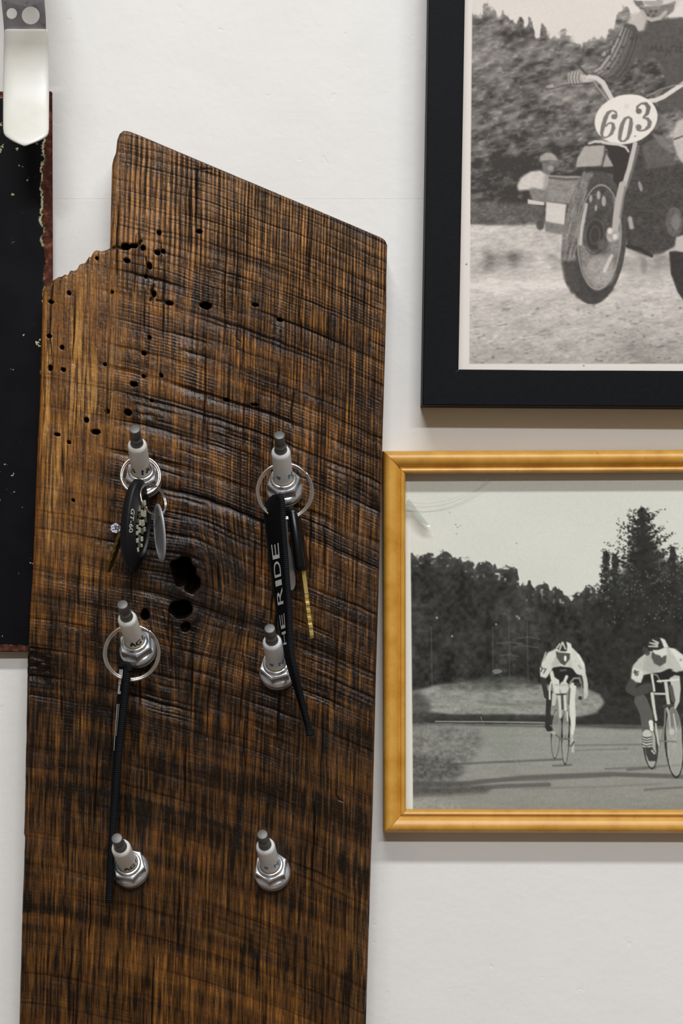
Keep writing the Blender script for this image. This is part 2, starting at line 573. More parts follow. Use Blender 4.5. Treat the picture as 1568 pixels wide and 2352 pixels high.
    # ---- fine roughness and rounded rims
    h += 0.55 * (vnoise(xg, y, 3.2, 9, 75) - .5) + 0.5 * (vnoise(x, y, 5, 5, 76) - .5) + 1.8 * (vnoise(xg, y, 26, 120, 77) - .5)
    def rim(dist, r, k=1.0):
        d_ = np.clip(dist, 0, r)
        return k * (r - np.sqrt(np.maximum(r * r - (r - d_) ** 2, 0)))
    rough_edge = 2.5 * (vnoise(x, y, 30, 22, 78) - .5)
    drop = rim(x - Lf(y) + rough_edge * .4, 15 * (1 - .5 * sstep(1300, 1500, y)), 0.9) * (y > 640)
    drop = np.maximum(drop, rim(Rf(y) - x + rough_edge * .3, 8))
    ytx = np.interp(x, Tx, Ty)
    drop = np.maximum(drop, rim((y - ytx) * .92, 8) * (x > 268) + rim(y - ytx, 9) * (x < 250))
    drop = np.maximum(drop, np.where((y < 569) & (x < 300), rim(x - np.interp(y, [298, 306, 320, 348, 364, 380, 500, 570], [282, 273, 268, 265, 259, 256, 253, 253]), 9), 0))
    h = h - drop
    # ---- colour of the wood itself
    c_dark, c_brown = np.array([24., 14, 6]), np.array([86., 55, 25])
    c_orange, c_gold = np.array([156., 102, 40]), np.array([190., 138, 70])
    c_grey = np.array([126., 92, 58])
    st = 0.40 * vnoise(xg, y, 4.2, 110, 81) + 0.48 * vnoise(xg, y, 2.1, 46, 82) + 0.12 * vnoise(xg, y, 13, 190, 83)
    pt = vnoise(x, w, 300, 24, 84) * .6 + vnoise(x, w, 120, 13, 85) * .4
    bw = .32 - .09 * low - .13 * upper
    tone = (1 - bw) * st + bw * pt
    tone = tone + 0.08 * (vnoise(x, y, 200, 260, 86) - .5)
    tone = np.clip((tone - 0.27) / 0.46, 0, 1.1) + .26 * upper
    tone = tone * (1 - .28 * low) + .42 * .28 * low
    tone = tone - 0.12 * low * sstep(.45, .78, vnoise(x, w, 420, 24, 91)) + .02 * low
    # broad variation over the board
    tone = tone - 0.24 * np.exp(-((x - 400) / 190.) ** 2) * np.exp(-((y - 1250) / 200.) ** 2)
    tone = tone - 0.16 * np.exp(-((x - 360) / 190.) ** 2) * np.exp(-((y - 1800) / 220.) ** 2)
    tone = tone - 0.17 * sstep(1150, 1500, y) * (1 - .45 * sstep(2050, 2330, y))
    tone = tone + 0.10 * np.exp(-((x - 600) / 120.) ** 2) * np.exp(-((y - 1000) / 250.) ** 2)
    tone = np.clip(tone, 0, 1.1)
    col = lerp3(c_dark, c_brown, sstep(0.0, 0.42, tone))
    col = lerp3(col, c_orange, sstep(0.40, 0.95, tone))
    gr = (1 - sstep(430, 800, y + 90 * (vnoise(x, y, 110, 90, 87) - .5))) * .80 + 0.4 * sstep(780, 850, x) * sstep(1700, 2200, y) + .25 * sstep(700, 880, x)
    lum = col.mean(-1, keepdims=True) / 78.0
    col = lerp3(col, c_grey * np.clip(lum, .3, 1.5), np.clip(gr, 0, .8))
    gold = left * sstep(0.30, 0.9, st * 1.5) * (0.15 + 0.85 * sstep(.3, .7, vnoise(xg, y, 22, 150, 88)))
    gold = gold * (0.35 + 0.65 * sstep(640, 800, y))
    col = lerp3(col, np.array([132., 86, 40]), left * .45)
    col = lerp3(col, c_gold, np.clip(gold * .95, 0, .9))
    gst = left * sstep(.56, .72, 0.5 * vnoise(xg, y, 4.5, 150, 89) + .5 * vnoise(xg, y, 2.0, 60, 90))
    col = lerp3(col, np.array([66., 40, 20]), gst * .75)
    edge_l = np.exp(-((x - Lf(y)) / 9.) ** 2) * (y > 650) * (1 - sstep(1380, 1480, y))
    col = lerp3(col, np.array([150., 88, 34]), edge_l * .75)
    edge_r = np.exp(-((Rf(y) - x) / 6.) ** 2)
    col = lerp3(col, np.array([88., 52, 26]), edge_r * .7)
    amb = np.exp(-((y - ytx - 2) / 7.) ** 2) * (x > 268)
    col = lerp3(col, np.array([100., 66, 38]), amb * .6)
    for (ax, ay, ar) in ((365, 550, 16), (352, 745, 40), (612, 1300, 60), (294, 950, 18), (570, 960, 50), (480, 1980, 40), (560, 1690, 70)):
        e = np.exp(-((x - ax) / (ar * .6)) ** 2 - ((y - ay) / ar) ** 2) * .4
        col = lerp3(col, np.array([165., 98, 34]), e * sstep(.2, .7, st))
    col = col * (1 + .20 * ridge[..., None])
    scar = np.exp(-(np.hypot((x - 447 - .1 * (y - 1375)) / 24., (y - 1375) / 44.)) ** 4)
    col = lerp3(col, np.array([54., 44, 37]), scar * .85)
    dark = np.clip(dark, 0, 1.0) * (1 - .55 * scar * (dark < 1.2))
    col = lerp3(col, np.array([20., 12, 8]), np.clip(dark * 0.92, 0, .96))
    col = lerp3(col, np.array([5., 4, 3]), pit)
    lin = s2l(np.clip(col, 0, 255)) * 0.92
    k = S * (D - BD) / D
    X, Z = (x - CX) * k, (CY - y) * k
    Y = -(BD + h * k)
    Y = np.minimum(Y, -0.004)
    gloss = (1 - .55 * dark ** 1.2) * (1 - .95 * pit)            # varnish did not fill the dirty pores and holes
    lin = np.concatenate([lin, gloss[..., None]], -1)
    me = grid_mesh('board', X, Y, Z, lin, back_y=-0.0008, side_color=list(s2l([88., 52, 26])) + [.5])
    return me
m_wood = mat('varnished_oak', rough=0.3, spec=0.42)
N, L, b = nt(m_wood)
at = N.new('ShaderNodeAttribute')
at.attribute_name = 'paint'
fine = noise_node(m_wood, 1900, 3, 0.6, (1.0, 1.0, 0.06))
fr = ramp_node(m_wood, fine.outputs[0], [(0.32, (0.28, 0.26, 0.24, 1)), (0.52, (1.0, 1.0, 1.0, 1)), (0.72, (1.5, 1.45, 1.35, 1))])
L.new(mix_color(m_wood, 0.75, at.outputs['Color'], fr.outputs[0], 'MULTIPLY'), b.inputs['Base Color'])
sp = N.new('ShaderNodeMath')
sp.operation = 'MULTIPLY'
sp.inputs[1].default_value = 0.38
L.new(at.outputs['Alpha'], sp.inputs[0])
L.new(sp.outputs[0], b.inputs['Specular IOR Level'])
add_bump(m_wood, fine.outputs[0], 0.30, 0.0004)
grit = noise_node(m_wood, 1500, 2, 0.6)
add_bump(m_wood, grit.outputs[0], 0.30, 0.0004)
rv = noise_node(m_wood, 120, 3)
rr = ramp_node(m_wood, rv.outputs[0], [(0.3, (0.20, 0.20, 0.20, 1)), (0.7, (0.40, 0.40, 0.40, 1))])
L.new(rr.outputs[0], b.inputs['Roughness'])
board = new_obj('wooden_board', build_board(), m_wood)
tag(board, 'dark varnished rough-sawn oak board with broken corner, holding the key pegs', 'board')

# ------------------------------------------------------------------ metals and plastics
m_chrome = mat('bright_zinc', C(222, 227, 233), 0.16, 0.82)
rn = noise_node(m_chrome, 500, 2)
rc = ramp_node(m_chrome, rn.outputs[0], [(0.3, (0.14, 0.14, 0.14, 1)), (0.7, (0.28, 0.28, 0.28, 1))])
nt(m_chrome)[1].new(rc.outputs[0], nt(m_chrome)[2].inputs['Roughness'])
m_ring = mat('nickel_wire', C(210, 204, 198), 0.2, 1.0)
m_darksteel = mat('dark_steel', C(104, 103, 100), 0.5, 0.6, spec=0.3)
m_gasket = mat('gasket_steel', C(150, 150, 148), 0.35, 0.85)
m_ceramic = mat('white_ceramic', C(222, 220, 214), 0.32, spec=0.5)
cn = noise_node(m_ceramic, 300, 4, 0.65)
cr_ = ramp_node(m_ceramic, cn.outputs[0], [(0.0, C(150, 140, 125)), (0.28, C(196, 192, 184)), (0.42, C(222, 220, 214))])
nt(m_ceramic)[1].new(cr_.outputs[0], nt(m_ceramic)[2].inputs['Base Color'])
m_ceramic2 = mat('clean_ceramic', C(220, 221, 222), 0.30, spec=0.5)
m_glue = mat('yellowed_cement', C(150, 122, 52), 0.5)
m_black_ink = mat('black_ink', C(28, 26, 26), 0.5)
m_blue_ink = mat('blue_ink', C(70, 130, 172), 0.5)
m_rubber = mat('black_rubber', C(15, 15, 17), 0.45, spec=0.28)
rbn = noise_node(m_rubber, 1500, 2)
add_bump(m_rubber, rbn.outputs[0], 0.15, 0.0002)
m_gloss_black = mat('glossy_black_plastic', C(11, 11, 13), 0.25, spec=0.3)
m_brass = mat('worn_brass', C(206, 180, 110), 0.32, 0.6)
m_silver = mat('brushed_silver', C(150, 146, 144), 0.3, 0.7)
m_pale = mat('silver_lettering', C(196, 194, 176), 0.45, 0.2)
m_olive = mat('olive_lettering_side', C(92, 94, 72), 0.6)
m_cloth = mat('black_webbing', C(8, 9, 11), 0.8, spec=0.12)
m_piping = mat('woven_piping', C(11, 15, 19), 0.75, spec=0.2)
N, L, b = nt(m_piping)
tcw = N.new('ShaderNodeTexCoord')
wv_ = N.new('ShaderNodeTexWave')
wv_.bands_direction = 'Z'
wv_.inputs['Scale'].default_value = 330
wv_.inputs['Distortion'].default_value = 1.0
L.new(tcw.outputs['Object'], wv_.inputs['Vector'])
add_bump(m_piping, wv_.outputs[0], 0.7, 0.0004)
m_print_white = mat('white_print', C(205, 204, 202), 0.5)

# ------------------------------------------------------------------ spark plug pegs
MM = 0.001
def wrapped_text(s, r, z0, hgt, phi0, width, parent, material, slant=0.0):
    """lettering lying on a cylinder; phi0 in degrees from the front, width in mm of arc"""
    vv, ff, asp = text_tris(s)
    out, fs = [], []
    for q, (du, dv) in enumerate(((0, 0), (.22, 0), (-.22, 0), (0, .12), (0, -.12))):     # heavier strokes
        o_ = len(out)
        for u, v in vv:
            ph = math.radians(phi0) + (u * width + du + slant * v * hgt) / r
            rr_ = r + 0.07 + .004 * q
            out.append((rr_ * MM * math.sin(ph), -rr_ * MM * math.cos(ph), (z0 + dv + v * hgt) * MM))
        fs += [tuple(i + o_ for i in f) for f in ff]
    return new_obj('lettering', mesh_from(out, fs), material, parent)

hexR = 8.6
def hex_mesh(z0, z1):
    bm = bmesh.new()
    rings = []
    for r, z in ((hexR * .93, z0), (hexR, z0 + .5), (hexR, z1 - .7), (hexR * .93, z1), (6.9, z1 + .05)):
        if r < 7:
            rings.append([bm.verts.new((r * math.cos(math.radians(60 * k + 10)) * MM, r * math.sin(math.radians(60 * k + 10)) * MM, z * MM)) for k in range(6)])
        else:
            rings.append([bm.verts.new((r * math.cos(math.radians(60 * k + 10)) * MM, r * math.sin(math.radians(60 * k + 10)) * MM, z * MM)) for k in range(6)])
    for a, b2 in zip(rings[:-1], rings[1:]):
        for k in range(6):
            bm.faces.new((a[k], a[(k + 1) % 6], b2[(k + 1) % 6], b2[k]))
    bm.faces.new(rings[0][::-1])
    bm.faces.new(rings[-1])
    return bm_to_mesh(bm)

camP = Vector((0, -D, 0))
def make_plug(base_px, tip_px, th, spin, style, label):
    L_tot = (th + 46.0) * MM
    base = P(base_px[0], base_px[1], BD - 0.0006)
    ray = (P(tip_px[0], tip_px[1], 0) - camP).normalized()
    oc = camP - base
    bq, cq = ray.dot(oc), oc.dot(oc) - L_tot ** 2
    disc = bq * bq - cq
    tt = -bq - math.sqrt(max(disc, 0))
    tip = camP + ray * tt
    ax = (tip - base).normalized()
    front = (camP - base).normalized()
    front = (front - ax * front.dot(ax)).normalized()     # local -Y
    yl = -front
    xl = yl.cross(ax).normalized()
    root = empty('spark_plug', base)
    M = Matrix((xl, yl, ax)).transposed()
    root.rotation_euler = M.to_euler()
    g = 'spark plug pegs screwed into the board'
    tag(root, label, 'spark plug', g)
    z = th
    def part(name, prof, m, n=40, **k):
        return new_obj(name, lathe([(r * MM, zz * MM) for r, zz in prof], n, **k), m, root)
    thr = []
    zz = -7.0
    while zz < z + .2:
        thr += [(4.6, zz), (5.3, zz + .35)]
        zz += .7
    part('thread', thr + [(4.6, z + .2)], m_gasket, 28)
    part('gasket', [(5.2, z), (8.4, z), (8.9, z + .35), (8.9, z + .9), (8.5, z + 1.2), (8.5, z + 1.6), (8.8, z + 1.9), (8.8, z + 2.2), (8.2, z + 2.5), (5.2, z + 2.5)], m_gasket)
    part('flange', [(5.4, z + 2.6), (8.7, z + 2.6), (9.2, z + 3.0), (9.2, z + 4.0), (9.0, z + 4.7), (8.0, z + 5.6), (6.0, z + 6.1)], m_chrome, 48)
    hx = new_obj('hex_nut', hex_mesh(z + 5.4, z + 11.0), m_chrome, root)
    hx.rotation_euler = (0, 0, math.radians(spin))
    part('crimp_collar', [(6.6, z + 10.6), (6.65, z + 11.4), (6.45, z + 12.2), (6.0, z + 12.8), (5.5, z + 12.9), (5.05, z + 12.6), (4.9, z + 12.0), (4.9, z + 11.0)], m_chrome, 48, cap1=False)
    part('cement_ring', [(4.95, z + 11.5), (4.95, z + 12.5), (4.78, z + 12.9)], m_glue, 36, cap0=False, cap1=False)
    cm = m_ceramic if style == 'black' else m_ceramic2
    ri = 4.72
    part('insulator', [(ri, z + 11.5), (ri, z + 32.2), (ri - .12, z + 33.0), (ri - .45, z + 33.8), (ri - 1.0, z + 34.4), (3.45, z + 34.6), (3.2, z + 34.5), (3.1, z + 33.5), (2.9, z + 33.2)], cm, 44)
    part('terminal', [(3.0, z + 33.0), (3.0, z + 36.2), (2.75, z + 36.6), (2.75, z + 37.2), (3.0, z + 37.6), (2.95, z + 38.2), (2.45, z + 38.7), (2.3, z + 39.4),
                      (2.3, z + 40.2), (2.55, z + 40.8), (2.6, z + 41.2), (2.6, z + 45.4), (2.45, z + 45.9), (2.2, z + 46.0)], m_darksteel, 32)
    return root, z
plugs = {}
spec = [
    ('tl', (331, 1122), (309, 985), 3.2, 4, 'black', 'spark plug with dirty white insulator holding the black oval fob'),
    ('tr', (655, 1144), (641, 999), 3.6, -2, 'blue', 'spark plug holding the wide ring of the printed black lanyard'),
    ('ml', (321, 1507), (281, 1388), 2.8, 8, 'black', 'spark plug holding the ring of the thin edge-on black lanyard'),
    ('mr', (640, 1557), (619, 1443), 3.0, -6, 'blue', 'spark plug without a ring that the printed black lanyard leans against'),
    ('bl', (302, 2003), (268, 1925), 0.4, 12, 'black', 'empty spark plug beside the end of the thin black lanyard'),
    ('br', (627, 2011), (602, 1916), 0.4, 0, 'blue', 'empty spark plug standing alone, lowest at the right of the board'),
]
for key, bpx, tpx, th, spin, style, lab in spec:
    root, z = make_plug(bpx, tpx, th, spin, style, lab)
    plugs[key] = (root, z)
    if key == 'tl':
        wrapped_text('NG', 4.72, z + 14.6, 4.0, 2, 6.6, root, m_black_ink)
        wrapped_text('S', 4.72, z + 15.6, 2.6, -64, 2.0, root, m_black_ink)
    elif key in ('ml', 'bl'):
        wrapped_text('AG', 4.72, z + 14.3, 3.9, -38, 6.2, root, m_black_ink)
        wrapped_text('N', 4.72, z + 14.4, 4.0, 56, 3.0, root, m_black_ink)
    else:
        a = {'tr': 34, 'mr': 16, 'br': 22}[key]
        wrapped_text('N', 4.72, z + 16.6, 3.0, a, 2.6, root, m_blue_ink)
        wrapped_text('/', 4.72, z + 14.0, 4.4, a + 32, 1.6, root, m_blue_ink)
        wrapped_text("'", 4.72, z + 17.2, 2.0, -40, 1.7, root, m_blue_ink)

# ------------------------------------------------------------------ rings, fobs, lanyards, keys
def split_ring(name, centre, radius, wire, parent, normal=(0, -1, 0), start=0.0, turns=2.0, gap=None):
    n_ = Vector(normal).normalized()
    u = n_.cross(Vector((0, 0, 1))).normalized()
    v = n_.cross(u).normalized()
    gap = wire * 2.02 if gap is None else gap
    pts = []
    steps = int(64 * turns)
    for i in range(steps + 1):
        a = start + 2 * math.pi * turns * i / steps
        off = (i / steps - .5) * gap * turns * 0.5
        # the coil lies flat except for one short crossing
        rr_ = radius + wire * .55 * math.tanh((i / steps - .5) * 14)
        pts.append(local(parent, Vector(centre) + (u * math.cos(a) + v * math.sin(a)) * rr_ + n_ * off))
    return new_obj(name, tube(pts, wire, 10), m_ring, parent)

def oval_disc(a, b_, thick, bev, n=56, dish=0.0, inner=0.7, layers=None):
    """oval disc in the XZ plane, thickness along Y, with an optional dished face towards -Y"""
    prof = layers or [(1.0, .5), (1.0, -.5 + bev)]
    vs_, fs = [], []
    for (k, yy) in prof:
        for i in range(n):
            t = 2 * math.pi * i / n
            vs_.append((a * k * math.cos(t) if k <= 1 else a * math.cos(t), yy * thick, b_ * k * math.sin(t) if k <= 1 else b_ * math.sin(t)))
    for j in range(len(prof) - 1):
        for i in range(n):
            i2 = (i + 1) % n
            fs.append((j * n + i, j * n + i2, (j + 1) * n + i2, (j + 1) * n + i))
    fs.append(tuple(range(n))[::-1])
    m_ = (len(prof) - 1) * n
    fs.append(tuple(m_ + i for i in range(n)))
    return smooth_by_angle(mesh_from(vs_, fs), 35)

def place(o, centre, parent, yaw=0, pitch=0, roll=0):
    """yaw about Z, roll in the picture plane"""
    o.matrix_basis = Matrix.Translation(local(parent, centre)) @ Matrix.Rotation(math.radians(roll), 4, 'Y') \
        @ Matrix.Rotation(math.radians(yaw), 4, 'Z') @ Matrix.Rotation(math.radians(pitch), 4, 'X')
    return o

# ---- chain with the oval fob
kc = empty('key_chain', P(331, 1118, BD))
tag(kc, 'key chain with black oval rubber fob, silver oval tag and brass key', 'key chain')
split_ring('split_ring', P(323, 1093, .0475), 43.5 * S * (D - .0475) / D, .00066, kc, normal=(0.22, -1, 0.25), start=1.1)
fob_layers = [(.86, .5), (.95, .44), (1.0, .28), (1.0, -.04), (.985, -.10), (.955, -.14), (.70, -.46), (.685, -.50), (.665, -.50), (.645, -.45), (.62, -.34), (.58, -.30)]
fob = new_obj('fob', oval_disc(.0100, .0228, .0074, .1, layers=fob_layers), m_rubber, kc)
place(fob, P(314, 1207, .0520), kc, yaw=66, pitch=0, roll=4.0)
def on_fob(px, pz, depth=0.0):
    return (px, -.0036 + depth, pz)
# GT-60 on the flat border of the fob, read downwards
vv, ff, asp = text_tris('GT-60')
out = []
for u, v in vv:
    t_ = math.radians(180 - 24 + 34 * u)                # along the left border of the oval
    rr_ = .920 - .135 * v
    yy_ = (-.14 - .32 * (.955 - rr_) / .255) * .0074 - .00012
    out.append((.0100 * rr_ * math.cos(t_), yy_, .0228 * rr_ * math.sin(t_)))
# keep the letters upright along the border
new_obj('lettering', mesh_from(out, ff), m_pale, fob)
# raised silver and olive blocks of the emblem inside the oval
rngb = random.Random(4)
emb = [(-.0046, .0085, 3.0, 1.6), (-.0018, .0105, 3.8, 2.2), (.0012, .0112, 2.6, 2.0), (.0034, .0085, 2.0, 1.8), (-.0034, .0050, 2.4, 1.5), (-.0008, .0062, 3.2, 1.7), (.0022, .0058, 3.0, 2.4),
       (-.0048, .0024, 2.0, 1.3), (-.0022, .0016, 2.8, 1.6), (.0010, .0014, 3.0, 2.2), (.0038, .0030, 2.6, 1.6), (-.0052, -.0006, 1.9, 1.3), (-.0026, -.0022, 2.6, 1.7), (.0006, -.0026, 2.8, 1.8),
       (.0034, -.0016, 2.2, 1.4), (-.0048, -.0036, 2.0, 1.4), (-.0020, -.0058, 2.6, 1.6), (.0010, -.0064, 2.4, 1.6), (-.0040, -.0072, 2.2, 1.6), (-.0014, -.0094, 2.6, 1.7), (.0012, -.0096, 1.6, 1.2), (-.0028, -.0118, 2.0, 1.5)]
for i, (ex, ez, hh, ww) in enumerate(emb):
    me = box_mesh(-ww * .5 * MM, ww * .5 * MM, -.0006, .0004, -hh * .5 * MM, hh * .5 * MM, 0.00018)
    o = new_obj('emblem_block', me, m_pale if i % 3 != 1 else m_olive, fob)
    o.location = (ex * .80, -.0027, ez)
    o.rotation_euler = (0, math.radians(rngb.uniform(-24, -8)), 0)
small = split_ring('split_ring', P(352, 1148, .053), .0083, .00034, kc, normal=(.80, -.62, .38), start=2.2, gap=.0012)
m_tag = mat('matt_silver', C(158, 158, 160), 0.45, 0.35)
tag_layers = [(.90, .5), (1.0, .3), (1.0, -.3), (.96, -.5), (.86, -.5), (.82, -.2)]
tg = new_obj('metal_tag', oval_disc(.0088, .0143, .0012, .1, layers=tag_layers), m_tag, kc)
place(tg, P(366.5, 1224, .0515), kc, yaw=-67, roll=-4.5)
# brass key behind the fob
key_prof = [(0, 0), (.0030, -.0005), (.0036, -.004), (.0029, -.0055), (.0036, -.0072), (.0027, -.0092), (.0035, -.011), (.0027, -.0135), (.0034, -.0152), (.0028, -.0178), (.0018, -.0212), (.0004, -.0208), (-.0004, -.017)]
def key_fn(o3, e1, e2, e3):
    return lambda u, v, w: Vector(o3) + Vector(e1) * u + Vector(e2) * v + Vector(e3) * w
o3 = local(kc, P(281, 1222, .044))
bk = new_obj('key', prism(key_prof, [], .0018, key_fn(o3, Vector((-.45, -.85, .1)), Vector((.36, -.06, .93)), Vector((.82, -.45, -.3)))), m_brass, kc)
bk.data.materials.clear()
bk.data.materials.append(mat('dark_brass', C(110, 92, 46), 0.35, 0.9))
kb = new_obj('key_bow', oval_disc(.0100, .0095, .0022, .1), m_gloss_black, kc)
place(kb, P(304, 1186, .0430), kc, yaw=78, roll=10)

# ---- nail head in the board behind the fob
nl = empty('nail', P(269, 1214, BD))
tag(nl, 'nail with a round silver checkered head left of the oval fob', 'nail')
m_nail = mat('checkered_steel', C(160, 160, 164), 0.4, 0.5)
vn = noise_node(m_nail, 900, 2)
vr = ramp_node(m_nail, vn.outputs[0], [(0.42, C(34, 34, 36)), (0.54, C(150, 150, 155))])
nt(m_nail)[1].new(vr.outputs[0], nt(m_nail)[2].inputs['Base Color'])
add_bump(m_nail, vn.outputs[0], .8, .0004)
hd = new_obj('nail_head', lathe([(.0024 * .9, .0), (.00275, .0004), (.00275, .0012), (.0025, .0016)], 28), m_nail, nl)
hd.location = (0, -.0045, 0)
hd.rotation_euler = (math.radians(78), 0, math.radians(4))
sh = new_obj('nail_shank', lathe([(.0011, 0), (.0011, .012)], 16), m_darksteel, nl)
sh.location = (0, .007, -.0005)
sh.rotation_euler = (math.radians(82), 0, 0)

# ---- flat lanyards
def ribbon(parent, left, right, thick, nsub=8):
    """solid band between two edges given as (px, py, depth); returns mesh and a surface function"""
    Lp = smooth_path([P(*p) for p in left], nsub)
    Rp = smooth_path([P(*p) for p in right], nsub)
    n_ = len(Lp)
    norms = []
    for i in range(n_):
        tn = (Lp[min(i + 1, n_ - 1)] - Lp[max(i - 1, 0)]).normalized()
        ac = (Rp[i] - Lp[i])
        nn = ac.cross(tn).normalized()
        if nn.y > 0:
            nn = -nn
        norms.append(nn)
    vs_, fs = [], []
    W = 6
    for i in range(n_):
        for sgn in (1, -1):
            for k in range(W + 1):
                t = k / W
                bulge = 1 - (2 * t - 1) ** 4 * .6
                vs_.append(local(parent, Lp[i].lerp(Rp[i], t) + norms[i] * sgn * thick * .5 * bulge))
    st = 2 * (W + 1)
    for i in range(n_ - 1):
        a, b2 = i * st, (i + 1) * st
        for k in range(W):
            fs.append((a + k, a + k + 1, b2 + k + 1, b2 + k))
            fs.append((a + W + 1 + k + 1, a + W + 1 + k, b2 + W + 1 + k, b2 + W + 1 + k + 1))
        fs.append((a, b2, b2 + W + 1, a + W + 1))
        fs.append((a + W, a + 2 * W + 1, b2 + 2 * W + 1, b2 + W))
    for i in (0, n_ - 1):
        a = i * st
        for k in range(W):
            fs.append((a + k, a + W + 1 + k, a + W + 2 + k, a + k + 1))
    me = mesh_from(vs_, fs)
    bm = bmesh.new()
    bm.from_mesh(me)
    me2 = smooth_by_angle(bm_to_mesh(bm), 50)
    def surf(s, t, off):
        f = min(max(s, 0), 1) * (n_ - 1)
        i = min(int(f), n_ - 2)
        q = f - i
        p = Lp[i].lerp(Lp[i + 1], q).lerp(Rp[i].lerp(Rp[i + 1], q), t)
        return local(parent, p + norms[i].lerp(norms[i + 1], q) * off)
    return me2, surf, Lp, Rp
def py_of(p):
    return CY - p.z / (S * (D + p.y) / D)

ly = empty('lanyard', P(654, 1150, BD))
tag(ly, 'black webbing lanyard printed RIDE in white, with car key and silver key', 'lanyard')
split_ring('split_ring', P(654, 1128, .0465), 62.5 * S * (D - .0465) / D, .00068, ly, normal=(.06, -1, .03), start=-2.4)
left = [(628, 1140, .0500), (613, 1158, .0470), (611, 1200, .0440), (621, 1280, .0420), (634, 1380, .0420), (648, 1460, .0440), (656, 1505, .0470), (667, 1545, .0490), (684, 1600, .0440), (703, 1665, .0400), (708, 1690, .0400)]
right = [(640, 1137, .0545), (648, 1150, .0560), (650, 1200, .0560), (656, 1280, .0555), (663, 1380, .0555), (667, 1460, .0570), (671, 1505, .0590), (679, 1545, .0590), (692, 1600, .0540), (708, 1665, .0500), (712, 1690, .0490)]
me, surf, Lp, Rp = ribbon(ly, left, right, .0022)
rb1 = new_obj('webbing', me, m_cloth, ly)
new_obj('piping', tube([local(ly, p) for p in Rp], [.00135] * (len(Rp) - 8) + [.0014, .0015, .0017, .0019, .0021, .0021, .0018, .0007], 12), m_piping, ly)
new_obj('piping', tube([local(ly, p) for p in Lp], .0009, 10), m_piping, ly)
ys = [py_of(p) for p in [Lp[i].lerp(Rp[i], .5) for i in range(len(Lp))]]
def s_of(py):
    return float(np.interp(py, ys, np.linspace(0, 1, len(ys))))
tv, tf = [], []
for ch, ya, yb in (('E', 1283, 1248), ('D', 1325, 1289), ('I', 1345, 1332), ('R', 1388, 1350), ('E', 1443, 1410), ('H', 1480, 1450)):
    vv, ff, asp = text_tris(ch)
    o_ = len(tv)
    sa, sb = s_of(ya), s_of(yb)
    for u, v in vv:
        t_ = .76 - .46 * v
        tv.append(surf(sa + (sb - sa) * u - .010 * (t_ - .5), t_, .00135))
    tf += [tuple(i + o_ for i in f) for f in ff]
new_obj('lettering', mesh_from(tv, tf), m_print_white, ly)
# eyelet and the short strap that takes the ring
gt = []
for i in range(24):
    a = 2 * math.pi * i / 24
    gt.append(local(ly, P(628, 1184, .0500) + Vector((.00125 * math.cos(a), -.0010 * math.cos(a), .00265 * math.sin(a)))))
new_obj('eyelet', tube(gt, .00062, 8, closed=True), m_ring, ly)
# car key with black head
def rounded_slab(w_, dp, ln, r, seg=4):
    bm = bmesh.new()
    bmesh.ops.create_cube(bm, size=1.0)
    for v in bm.verts:
        v.co = Vector((v.co.x * w_, v.co.y * dp, v.co.z * ln))
    bmesh.ops.bevel(bm, geom=list(bm.edges), offset=r, segments=seg, affect='EDGES', profile=.5)
    return bm_to_mesh(bm, smooth=True)
ck = new_obj('car_key', rounded_slab(.0058, .0150, .0320, .0026), m_gloss_black, ly)
place(ck, P(686.0, 1238, .0445), ly, yaw=-8, pitch=0, roll=-6.5)
ck['label'] = 'black plastic car key head'
for v in ck.data.vertices:                     # shoulders narrow towards the ring
    if v.co.z > .006:
        f = 1 - .45 * min((v.co.z - .006) / .0105, 1)
        v.co.y *= f
        v.co.x *= 1 - .25 * min((v.co.z - .006) / .0105, 1)
        v.co.x -= .0016 * min((v.co.z - .006) / .0105, 1)
blade = [(0.0035, 0), (0.0035, -.034), (.001, -.0368), (-.0015, -.0362)]
zt = -.0345
tw = [(.0022, .0022), (.0016, .0016), (.0026, .0020), (.0012, .0018), (.0022, .0018), (.0014, .0020), (.0024, .0018), (.0016, .0020), (.0028, .0016), (.0018, .0020), (.0026, .0022), (.0030, .0020)]
for dpt, ln in tw:
    blade += [(-dpt - .0008, zt), (-dpt - .0008, zt + ln * .75)]
    zt += ln
blade += [(-.0040, -.009), (-.0040, 0)]
dirv = (P(714, 1455, .040) - P(693, 1302, .0415)).normalized()
o3 = P(692, 1300, .0420) - ly.location
e2 = -dirv
e1 = Vector((-0.20, .98, 0))
e1 = (e1 - e2 * e1.dot(e2)).normalized()
e3 = e1.cross(e2).normalized()
bl = new_obj('key_blade', prism(blade, [], .0019, key_fn(o3 - e3 * .00095, e1, e2, e3)), m_brass, ck)
bl.matrix_parent_inverse = ck.matrix_basis.inverted()
# silver key
skp = [(655, 1186), (660, 1190), (661, 1215), (662, 1245), (668, 1262), (674, 1300), (678, 1325), (678.5, 1342), (675, 1352), (672, 1356), (666, 1354), (664.5, 1330), (661.5, 1290), (658.5, 1250), (657, 1215)]
def sk_fn(u, v, w):
    return local(ly, P(u, v, .0455 - (u - 660) * S * .6 + w))
sk = new_obj('key', prism(skp, [], .0016, sk_fn), m_silver, ly)
sk['label'] = 'flat silver key'
skn = new_obj('key_bow', rounded_slab(.0018, .014, .012, .0008, 2), m_gloss_black, sk)
skn.location = local(ly, P(668, 1195, .0400))
skn.rotation_euler = (0, math.radians(4), math.radians(12))

